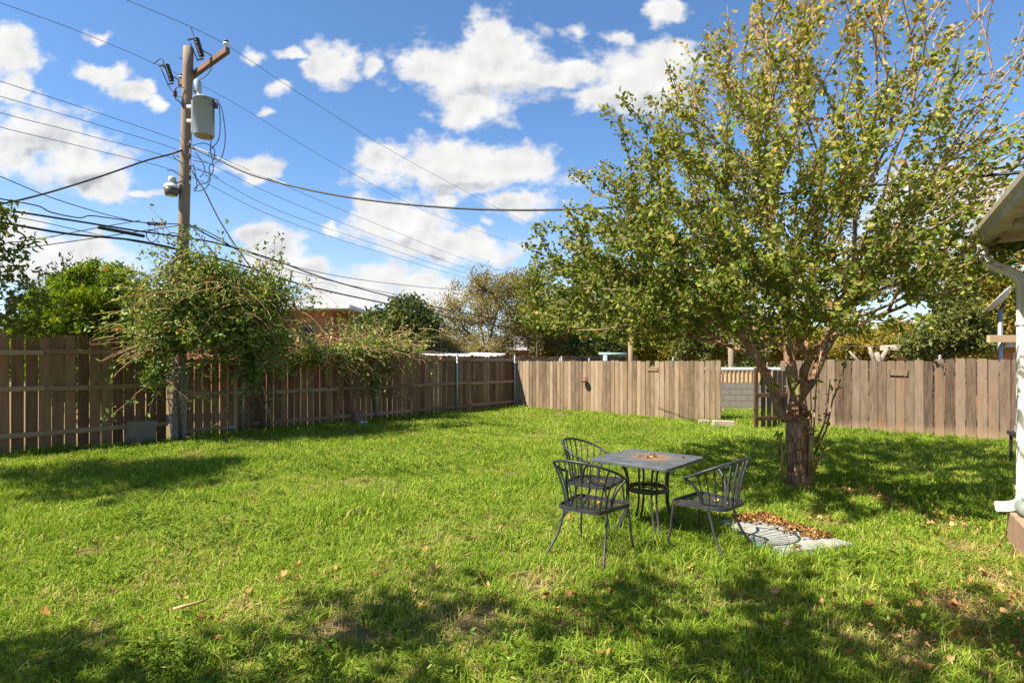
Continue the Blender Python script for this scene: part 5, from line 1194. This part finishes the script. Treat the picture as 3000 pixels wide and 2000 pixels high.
# ------------------------------------------------------------------ things beyond the fences
def background():
    # orange brick house with flat white eave
    e = empty('brick_house', (-9.8, 25.0, 0), 0, 'orange brick house with wide pale flat eaves behind the vine', 'house')
    w_ = MB().box(-5.0, 1.95, 0, 8, 0, 3.85).build('wall', M_BRICK, e)
    MB().box(-5.4, 2.85, -0.65, 8.6, 3.85, 3.90).build('soffit', M_CREAM, e)
    fa = MB().box(-5.42, 2.87, -0.68, 8.62, 3.90, 4.06).build('roof', M_ROOFW, e)
    for x in (0.85,): 
        wi = MB().box(x - 0.28, x + 0.28, -0.03, 0.05, 2.55, 3.20).build('window', M_CREAM, e); MB().box(x - 0.22, x + 0.22, -0.04, -0.031, 2.61, 3.14).build('pane', M_GLASS, wi)
    # white roofed shed and brick house with white eave, low over the fence
    b = P(1330, HORIZ, 23.0); e = empty('garden_shed', (b.x, b.y, 0), R(-8), 'low shed with a white sheet roof just above the long fence', 'shed')
    MB().box(-1.6, 1.5, 0, 2.4, 0, 1.82).build('wall', M_SIDING, e)
    mb = MB().add([(-1.9, -0.3, 1.98), (1.7, -0.3, 1.80), (1.7, 2.8, 1.98), (-1.9, 2.8, 2.16), (-1.9, -0.3, 1.93), (1.7, -0.3, 1.75), (1.7, 2.8, 1.93), (-1.9, 2.8, 2.11)], [(0, 1, 2, 3), (7, 6, 5, 4), (0, 4, 5, 1), (1, 5, 6, 2), (2, 6, 7, 3), (3, 7, 4, 0)]).build('roof', M_ROOFW, e)
    b = P(1400, HORIZ, 34.0); e = empty('brick_house', (b.x, b.y, 0), 0, 'distant low brick house with a white eave behind the elm', 'house')
    MB().box(-3.2, 4.2, 0, 6, 0, 2.35).build('wall', M_BRICK, e)
    MB().add([(-3.6, -0.5, 2.35), (4.6, -0.5, 2.35), (4.6, 6.5, 2.35), (-3.6, 6.5, 2.35), (-2.4, 3, 3.3), (3.4, 3, 3.3)], [(0, 1, 5, 4), (1, 2, 5), (2, 3, 4, 5), (3, 0, 4), (3, 2, 1, 0)]).build('roof', M_ROOFG, e)
    MB().box(-3.62, 4.62, -0.53, -0.501, 2.27, 2.42).build('fascia', M_ROOFW, e)
    for x in (-1.2, 1.6): wi = MB().box(x - 0.5, x + 0.5, -0.03, 0.05, 1.3, 2.2).build('window', M_ROOFW, e); MB().box(x - 0.42, x + 0.42, -0.04, -0.031, 1.38, 2.12).build('pane', M_GLASS, wi)
    # dark vent pipe with bracket over the shed roof
    p = P(1272, 1030, 23.6); e = empty('vent_pipe', (p.x, p.y, 1.9), 0, 'dark upright vent pipe standing on the white shed roof', 'pipe')
    MB().tube([(0, 0, -0.3), (0, 0, 0.62)], 0.055, 10).build('pipe', M_STEEL, e); MB().tube([(0, 0, 0.3), (0.25, 0, 0.16), (0.4, 0, 0.02)], 0.02, 6).build('brace', M_STEEL, e)
    # turquoise clothesline post
    p = P(1773, HORIZ, 19.5); e = empty('clothesline_post', (p.x, p.y, 0), 0, 'chipped turquoise T shaped clothesline post behind the pale fence', 'clothesline post')
    MB().tube([(0, 0, -0.1), (0, 0, 1.86)], 0.075, 14).build('post', M_TURQ, e); MB().tube([(-0.22, 0, 1.90), (0.74, 0, 1.885)], 0.05, 12).build('crossbar', M_TURQ, e)
    # two brown poles
    for px, Y, top, rr, lb in ((1847, 24, 968, 0.11, 'short brown wooden pole behind the clothesline post'), (2141, 22, 975, 0.11, 'brown wooden pole rising behind the open gate')):
        p = P(px, HORIZ, Y); z = P(px, top, Y).z; o = MB().tube([(0, 0, -0.1), (0.01, 0, z * 0.5), (0.0, 0, z)], [rr, rr * 0.95, rr * 0.9], 12).build('wooden_pole', W_POLE, loc=(p.x, p.y, 0)); tag(o, lb, 'pole')
    # block wall shed seen through the gate
    Y = 18.9; p = P(2050, HORIZ, Y); e = empty('block_shed', (p.x, p.y, 0), 0, 'low grey block shed with tan ribbed siding seen through the open gate', 'shed')
    bm = bevel_mesh = MB().box(0, 0.39, 0, 0.19, 0, 0.19).mesh('block', M_BLOCK)
    for rrow in range(5):
        for c in range(9):
            o = link('block', bm, e, (c * 0.40 - (0.2 if rrow % 2 else 0), random.uniform(-.003, .003), rrow * 0.20 - 0.06)); 
    MB().box(-0.2, 3.6, 0.02, 0.17, -0.1, 0.93).build('mortar', M_STONE, e)
    MB().box(-0.2, 3.6, 0.06, 0.15, 0.93, 1.36).build('siding_panel', M_TANMETAL, e)
    rb = MB().box(-0.02, 0.02, 0.03, 0.06, 0.95, 1.34).mesh('siding_rib', M_TANMETAL)
    for i in range(26): link('siding_rib', rb, e, (-0.1 + i * 0.14, 0, 0))
    MB().box(-0.4, 3.8, 0.02, 1.8, 1.36, 1.42).build('roof', M_ROOFW, e)
    # stones by the gate
    for i, (px, py, Y, sx, sy, sz, a) in enumerate(((2065, 1243, 14.9, 0.27, 0.18, 0.12, 0.1), (2118, 1250, 14.4, 0.52, 0.2, 0.15, -0.1))):
        p = P(px, py, Y); mb = MB().box(-sx / 2, sx / 2, -sy / 2, sy / 2, -0.02, sz); mb.v = [(x + random.uniform(-.02, .02), y + random.uniform(-.015, .015), z + random.uniform(-.012, .012)) for x, y, z in mb.v]
        o = bevel(mb.build('stone_block', M_STONE, loc=(p.x, p.y, 0), rot=(0, 0, a)), 0.012, 2); tag(o, ('small pale stone near the open gate', 'long pale stone block near the open gate')[i], 'stone')
    # leaning grey board, brown block and small white bowl along the left fence
    p = FL(2.05, 0.16); o = bevel(MB().box(-0.26, 0.26, -0.012, 0.012, 0, 0.50).build('leaning_board', M_BOARDG, loc=p + Vector((0, 0, 0.0)), rot=(R(14), R(3), ANG_V)), 0.004, 1); tag(o, 'square grey board leaning on the fence left of the pole', 'board')
    p = FL(6.95, 0.32); e = empty('cinder_block', (p.x, p.y, 0), ANG_V, 'brown hollow block standing on end by the long fence', 'block')
    mb = MB(); mb.box(-0.12, 0.12, -0.1, -0.07, -0.02, 0.36); mb.box(-0.12, 0.12, 0.07, 0.1, -0.02, 0.36); mb.box(-0.12, -0.085, -0.07, 0.07, -0.02, 0.36); mb.box(0.085, 0.12, -0.07, 0.07, -0.02, 0.36); mb.box(-0.085, 0.085, -0.07, 0.07, 0.15, 0.19)
    mb.build('block_body', M_CINDER, e)
    p = FL(6.98, 0.55); o = MB().lathe([(0.05, 0.0), (0.09, 0.01), (0.12, 0.07), (0.112, 0.07), (0.08, 0.02), (0.01, 0.015)], k=16).build('bowl', M_WHITE, loc=(p.x, p.y, 0.03)); tag(o, 'small white bowl in front of the brown block', 'bowl')
    # satellite dish on a post and timber beam behind the fence at right
    Y = 13.6; p = P(2930, HORIZ, Y); e = empty('satellite_dish', (p.x, p.y, 0), 0, 'grey satellite dish on a steel post behind the fence', 'satellite dish')
    MB().tube([(0, 0, 0), (0, 0, P(0, 905, Y).z)], 0.052, 12).build('post', M_GALV, e)
    Md = Matrix.Translation((0.02, -0.02, P(0, 885, Y).z)) @ Vector((-0.57, 0.53, 0.63)).to_track_quat('Z', 'Y').to_matrix().to_4x4() @ Matrix.Scale(0.85, 4)
    MB().lathe([(0.02, 0.0), (0.2, 0.022), (0.38, 0.075), (0.47, 0.12), (0.475, 0.112), (0.38, 0.062), (0.2, 0.01), (0.02, -0.012)], k=28, M=Md).build('dish', M_DISH, e)
    MB().tube([(0, 0, P(0, 910, Y).z), (0.08, -0.02, P(0, 890, Y).z)], 0.035, 8).build('mount', M_STEEL, e)
    z = P(0, 993, Y).z; q = P(2895, 993, Y - 0.15)
    o = bevel(MB().box(0, 1.6, -0.045, 0.045, -0.085, 0.085).build('timber_beam', wood_mat('raw_timber', (0.35, 0.22, 0.12), (0.5, 0.34, 0.2), (0.62, 0.46, 0.3), axis='x'), loc=(q.x, q.y, z)), 0.004, 1); tag(o, 'raw timber beam across the satellite dish post', 'beam')
    b = P(3060, HORIZ, 19); e = empty('neighbour_house', (b.x, b.y, 0), 0, 'brick neighbour house with cream trim behind the timber beam', 'house')
    MB().box(-1.6, 5, 0, 5, 0, 2.1).build('wall', M_BRICK, e); MB().box(-2.0, 5.3, -0.5, 5.4, 2.1, 2.32).build('roof', M_CREAM, e)
    MB().box(-1.1, -0.3, -0.04, 0.02, 0.9, 1.95).build('window', M_CREAM, e)
    wire('pale thin line strung low behind the pear trunk', [P(2380, 1012, 17), P(2500, 1014, 17), P(2640, 1018, 16.5)], 0.006, M_WIREA)
background()

# ------------------------------------------------------------------ lawn
def scatter_object(name, label, cat, protos, pos, rot, scl, idx):
    pc = bpy.data.collections.new(name + '_kinds')
    for i, m in enumerate(protos):
        o = bpy.data.objects.new(f'{name}_kind_{i:02d}', m); pc.objects.link(o)
    N = len(pos); me = bpy.data.meshes.new(name); me.vertices.add(N); me.vertices.foreach_set('co', pos.astype(np.float32).ravel())
    a = me.attributes.new('rot', 'FLOAT_VECTOR', 'POINT'); a.data.foreach_set('vector', rot.astype(np.float32).ravel())
    a = me.attributes.new('scl', 'FLOAT', 'POINT'); a.data.foreach_set('value', scl.astype(np.float32))
    a = me.attributes.new('idx', 'INT', 'POINT'); a.data.foreach_set('value', idx.astype(np.int32))
    o = link(name, me); tag(o, label, cat, kind='stuff')
    ng = bpy.data.node_groups.new(name + '_nodes', 'GeometryNodeTree')
    ng.interface.new_socket('Geometry', in_out='INPUT', socket_type='NodeSocketGeometry'); ng.interface.new_socket('Geometry', in_out='OUTPUT', socket_type='NodeSocketGeometry')
    n = ng.nodes; gi = n.new('NodeGroupInput'); go = n.new('NodeGroupOutput'); ip = n.new('GeometryNodeInstanceOnPoints'); ci = n.new('GeometryNodeCollectionInfo')
    ci.inputs['Collection'].default_value = pc; ci.inputs['Separate Children'].default_value = True; ci.inputs['Reset Children'].default_value = True
    def na(nm, t):
        q = n.new('GeometryNodeInputNamedAttribute'); q.data_type = t; q.inputs['Name'].default_value = nm; return q.outputs['Attribute']
    L = ng.links
    L.new(gi.outputs[0], ip.inputs['Points']); L.new(ci.outputs[0], ip.inputs['Instance']); ip.inputs['Pick Instance'].default_value = True
    L.new(na('idx', 'INT'), ip.inputs['Instance Index']); L.new(na('rot', 'FLOAT_VECTOR'), ip.inputs['Rotation']); L.new(na('scl', 'FLOAT'), ip.inputs['Scale'])
    L.new(ip.outputs[0], go.inputs[0])
    md = o.modifiers.new('scatter', 'NODES'); md.node_group = ng
    return o
def blades(nb, rad, h0, h1, w, bend, seed, tm=0.45, ts=0.2, mat=None, lie=0.5):
    r = np.random.default_rng(seed); V = []; F = []; T = []
    for i in range(nb):
        a = r.uniform(0, 6.28); q = rad * math.sqrt(r.random()); x, y = q * math.cos(a), q * math.sin(a); h = r.uniform(h0, h1); d = r.uniform(0, 6.28); b = abs(r.normal(0, bend)) + 0.12
        dx, dy = math.cos(d), math.sin(d); ww = w * r.uniform(0.7, 1.3); sx, sy = -dy, dx; tw = r.uniform(-0.6, 0.6)
        base = len(V); t = float(np.clip(r.normal(tm, ts), 0, 1))
        for k, (u, wf) in enumerate(((0, 0.8), (0.4, 1.0), (0.75, 0.7))):
            o = b * h * u * u * 1.1; z = h * (u - 0.32 * b * u * u); cx, cy = sx * math.cos(tw * u) - dx * math.sin(tw * u), sy * math.cos(tw * u) - dy * math.sin(tw * u)
            V.append((x + dx * o - cx * ww * wf, y + dy * o - cy * ww * wf, z)); V.append((x + dx * o + cx * ww * wf, y + dy * o + cy * ww * wf, z)); T += [t, t]
        V.append((x + dx * b * h * 1.1, y + dy * b * h * 1.1, max(0.004, h * (1 - 0.32 * b - 0.05 * b * b)))); T.append(t)
        F += [(base, base + 1, base + 3), (base, base + 3, base + 2), (base + 2, base + 3, base + 5), (base + 2, base + 5, base + 4), (base + 4, base + 5, base + 6)]
    return np_mesh('blades', np.array(V), np.array(F), mat or L_GRASS, np.array(T))
def weed(seed, n, L):
    r = np.random.default_rng(seed); pos = r.normal(0, 0.02, (n, 3)) * np.array([1, 1, 0]) + np.array([0, 0, 0.02]); pos[:, 2] += r.uniform(0, 0.05, n)
    a = r.uniform(0, 6.28, n); d = np.stack([np.cos(a), np.sin(a), r.uniform(0.05, 0.8, n)], -1); sz = L * r.uniform(0.6, 1.2, n)
    V, F, t = leaf_cloud(pos, d, sz, sz * 0.38, np.clip(r.normal(0.5, 0.25, n), 0, 1), roll=0.25, r=r)
    return np_mesh('weed', V, F, L_WEED, t)
def inyard(x, y):
    # camera side of both fences
    p = np.stack([x - A0.x, y - A0.y], -1); a = p @ np.array([UU.x, UU.y]) > 0.02
    q = np.stack([x - CORNER.x, y - CORNER.y], -1); b = q @ np.array([-VV.x, -VV.y]) > 0.02
    h = np.stack([x - HC.x, y - HC.y], -1); hn = h @ np.array([HN.x, HN.y]); hd = h @ np.array([HD.x, HD.y])
    c = (hn > 0.16) | (hd > 0.02)
    return a & b & c
def vnoise(x, y, s, seed):
    r = np.random.default_rng(seed); v = np.zeros_like(x)
    for i in range(9):
        a = r.uniform(0, 6.28); f = s * r.uniform(0.5, 2.0); v += np.sin((x * math.cos(a) + y * math.sin(a)) * f + r.uniform(0, 6.28))
    return v / 3.0
def bare(x, y):
    """bare or thin patches, 0..1"""
    b = np.zeros_like(x)
    for cx, cy, rx, ry in ((4.55, 7.05, 0.32, 0.4), (4.5, 6.45, 0.3, 0.5), (4.55, 5.9, 0.3, 0.4), (4.15, 5.1, 0.3, 0.3), (3.0, 3.7, 0.6, 0.45), (3.6, 4.2, 0.45, 0.5), (3.95, 7.55, 0.55, 0.3), (0.0, 4.3, 0.35, 0.3), (-0.3, 3.6, 0.4, 0.3), (2.2, 3.3, 0.4, 0.3), (-1.0, 3.5, 0.3, 0.2), (3.2, 5.9, 0.2, 0.3)):
        b = np.maximum(b, np.clip(1.3 - np.hypot((x - cx) / rx, (y - cy) / ry), 0, 1))
    b = np.maximum(b, np.clip((vnoise(x, y, 1.9, 14) + 0.4 * vnoise(x, y, 7, 15) - 0.75) * 0.8, 0, 0.6))
    return np.clip(b * 1.2 * (0.7 + 0.5 * vnoise(x, y, 6, 4)), 0, 0.94)
def slab_mask(x, y):
    pts = np.array([(2.10, 5.79), (2.65, 5.99), (3.04, 5.06), (2.33, 4.83)]); m = np.ones_like(x, bool)
    for i in range(4):
        a = pts[i]; b = pts[(i + 1) % 4]; m &= ((b[0] - a[0]) * (y - a[1]) - (b[1] - a[1]) * (x - a[0])) < 0.012
    return m
def lawn():
    r = np.random.default_rng(77)
    def pts(n, y0, y1, pw=1.0, margin=0.15):
        y = y0 + (y1 - y0) * r.random(n) ** pw; x = (r.random(n) * 2 - 1) * (0.95 * y + margin + 0.3); m = inyard(x, y); return x[m], y[m]
    turf = [blades(64, 0.13, 0.02, 0.07, 0.0030, 1.1, 200 + i, 0.46, 0.2) for i in range(8)]
    turf += [blades(46, 0.14, 0.035, 0.10, 0.0033, 1.0, 220 + i, 0.42, 0.2) for i in range(4)]
    tuft = [blades(22, 0.08, 0.07, 0.2, 0.0036, 0.95, 240 + i, 0.40, 0.18) for i in range(5)]
    dry = [blades(34, 0.13, 0.03, 0.09, 0.0024, 1.3, 260 + i, 0.93, 0.06) for i in range(3)]
    X = []; Y = []; S = []; I = []
    # turf: three depth bands, the nearest densest
    for (y0, y1, n, sc) in ((2.3, 5.0, 2600, 0.95), (5.0, 8.5, 4600, 1.15), (8.5, 13.0, 6200, 1.35), (13.0, 21.0, 6800, 1.6)):
        x, y = pts(n, y0, y1, 1.0 if y0 > 5 else 0.8); keep = (r.random(len(x)) > bare(x, y)) & ~slab_mask(x, y)
        x, y = x[keep], y[keep]; m = len(x); k = r.integers(0, 12, m)
        X.append(x); Y.append(y); S.append(sc * r.uniform(0.75, 1.25, m) * (1 + 0.18 * vnoise(x, y, 1.6, 9))); I.append(k)
    # outside grass glimpsed through the gate and gaps
    x = r.uniform(5.0, 8.5, 500); y = r.uniform(14.6, 19.0, 500); o = ~inyard(x, y); X.append(x[o]); Y.append(y[o]); S.append(np.full(o.sum(), 1.9)); I.append(r.integers(8, 12, o.sum()))
    # tufts
    x, y = pts(4200, 2.4, 14, 0.75); w_ = vnoise(x, y, 1.1, 21); keep = (w_ > -0.1) & ~slab_mask(x, y) & (r.random(len(x)) > bare(x, y)); x, y = x[keep], y[keep]
    X.append(x); Y.append(y); S.append(r.uniform(0.45, 0.95, len(x))); I.append(12 + r.integers(0, 5, len(x)))
    # tall growth along the fences, by the slab, by the step and round the furniture
    def line(fn, a, b, n, o0, o1, s0, s1):
        s = r.uniform(a, b, n); off = r.uniform(o0, o1, n); p = np.array([fn(q, w)[:2] for q, w in zip(s, off)]); X.append(p[:, 0]); Y.append(p[:, 1]); S.append(r.uniform(s0, s1, n)); I.append(12 + r.integers(0, 5, n))
    line(FL, -3, 5, 230, 0.05, 0.6, 0.6, 1.5); line(FL, 5, 13.5, 260, 0.05, 0.4, 0.6, 1.3); line(FB, 0, 7.4, 150, 0.05, 0.3, 0.5, 1.0); line(FB, 8.8, 14, 140, 0.05, 0.4, 0.7, 1.4)
    for (cx, cy, sx, sy, n) in ((2.15, 4.75, 0.35, 0.2, 70), (1.4, 4.6, 0.5, 0.3, 60), (1.8, 5.3, 0.4, 0.3, 60), (5.1, 7.0, 0.3, 0.4, 60), (4.95, 6.2, 0.12, 0.3, 40), (1.2, 5.7, 0.3, 0.3, 40), (4.3, 7.9, 0.4, 0.3, 50), (3.1, 4.75, 0.2, 0.15, 20)):
        x = r.normal(cx, sx, n); y = r.normal(cy, sy, n); m = inyard(x, y) & ~slab_mask(x, y); X.append(x[m]); Y.append(y[m]); S.append(r.uniform(0.6, 1.2, m.sum())); I.append(12 + r.integers(0, 5, m.sum()))
    # straw coloured patches
    x, y = pts(6500, 2.4, 18, 0.85); bm = bare(x, y); w_ = vnoise(x, y, 2.4, 33) + 0.5 * vnoise(x, y, 9, 34); keep = ((bm > 0.22) | (w_ > 0.62)) & ~slab_mask(x, y); x, y = x[keep], y[keep]
    X.append(x); Y.append(y); S.append(r.uniform(0.7, 1.2, len(x))); I.append(17 + r.integers(0, 3, len(x)))
    X = np.concatenate(X); Y = np.concatenate(Y); S = np.concatenate(S); I = np.concatenate(I); N = len(X)
    pos = np.stack([X, Y, gh(X, Y)], -1); rot = np.stack([r.normal(0, 0.06, N), r.normal(0, 0.06, N), r.uniform(0, 6.28, N)], -1)
    scatter_object('grass', 'bright green lawn grass covering the yard', 'grass', turf + tuft + dry, pos, rot, S, I)
    # broadleaf weeds
    W = [weed(300 + i, n, L) for i, (n, L) in enumerate(((9, 0.045), (12, 0.04), (7, 0.075), (14, 0.05)))]
    x, y = pts(5200, 2.4, 17, 0.8); k = vnoise(x, y, 1.5, 41); keep = (k > 0.35) & ~slab_mask(x, y); x, y = x[keep], y[keep]
    xs = [x]; ys = [y]
    for (cx, cy, sx, n) in ((-0.9, 3.1, 0.35, 40), (-2.0, 3.05, 0.3, 50), (0.3, 3.2, 0.35, 25), (-2.0, 8.5, 0.8, 260), (-1.2, 9.8, 0.9, 200), (2.95, 3.3, 0.3, 40), (-3.0, 5.6, 0.5, 80), (-8.0, 10.4, 0.5, 60)):
        xs.append(r.normal(cx, sx, n)); ys.append(r.normal(cy, sx * 0.6, n))
    x = np.concatenate(xs); y = np.concatenate(ys); m = inyard(x, y); x, y = x[m], y[m]; N = len(x)
    scatter_object('ground_cover', 'patches of small broadleaf weeds among the lawn grass', 'weeds', W, np.stack([x, y, gh(x, y) + r.uniform(0.0, 0.04, N)], -1), np.stack([r.normal(0, .15, N), r.normal(0, .15, N), r.uniform(0, 6.28, N)], -1), r.uniform(0.5, 1.15, N), r.integers(0, 4, N))
    # fallen leaves on the lawn
    x, y = pts(950, 2.4, 13, 0.75); k = vnoise(x, y, 0.8, 51); keep = (k > -0.35) & (r.random(len(x)) < 0.75); x, y = x[keep], y[keep]; xs = [x]; ys = [y]
    for (cx, cy, sx, sy, n) in ((4.52, 6.2, 0.22, 0.5, 260), (4.5, 7.1, 0.25, 0.3, 150), (3.1, 3.7, 0.5, 0.4, 110), (3.7, 4.2, 0.4, 0.4, 70), (4.0, 7.5, 0.4, 0.2, 60), (0.0, 4.2, 0.4, 0.25, 45), (0.1, 3.6, 0.8, 0.4, 50), (2.2, 3.3, 0.6, 0.3, 40), (-2.2, 3.9, 0.7, 0.35, 35), (3.2, 5.9, 0.15, 0.2, 25)):
        xs.append(r.normal(cx, sx, n)); ys.append(r.normal(cy, sy, n))
    x = np.concatenate(xs); y = np.concatenate(ys); m = inyard(x, y) & ~slab_mask(x, y); x, y = x[m], y[m]; N = len(x)
    scatter_object('fallen_leaves', 'brown fallen leaves scattered through the lawn', 'leaves', DL, np.stack([x, y, gh(x, y) + r.uniform(0.02, 0.055, N)], -1), np.stack([r.normal(0, .5, N), r.normal(0, .5, N), r.uniform(0, 6.28, N)], -1), r.uniform(0.45, 1.0, N) * r.choice([0.6, 0.9, 1.2], N), r.integers(0, 8, N))
    # a fallen bare branch
    b = Vector((-2.15, 3.75, 0.05)); o = MB().tube([b + Vector(q) for q in ((-0.07, -0.02, 0.0), (0.0, 0.0, 0.015), (0.06, 0.035, 0.02), (0.11, 0.08, 0.03))], [0.012, 0.011, 0.009, 0.005], 6).build('fallen_stick', M_STRAW); tag(o, 'short bare stick lying in the front lawn', 'stick')
lawn()
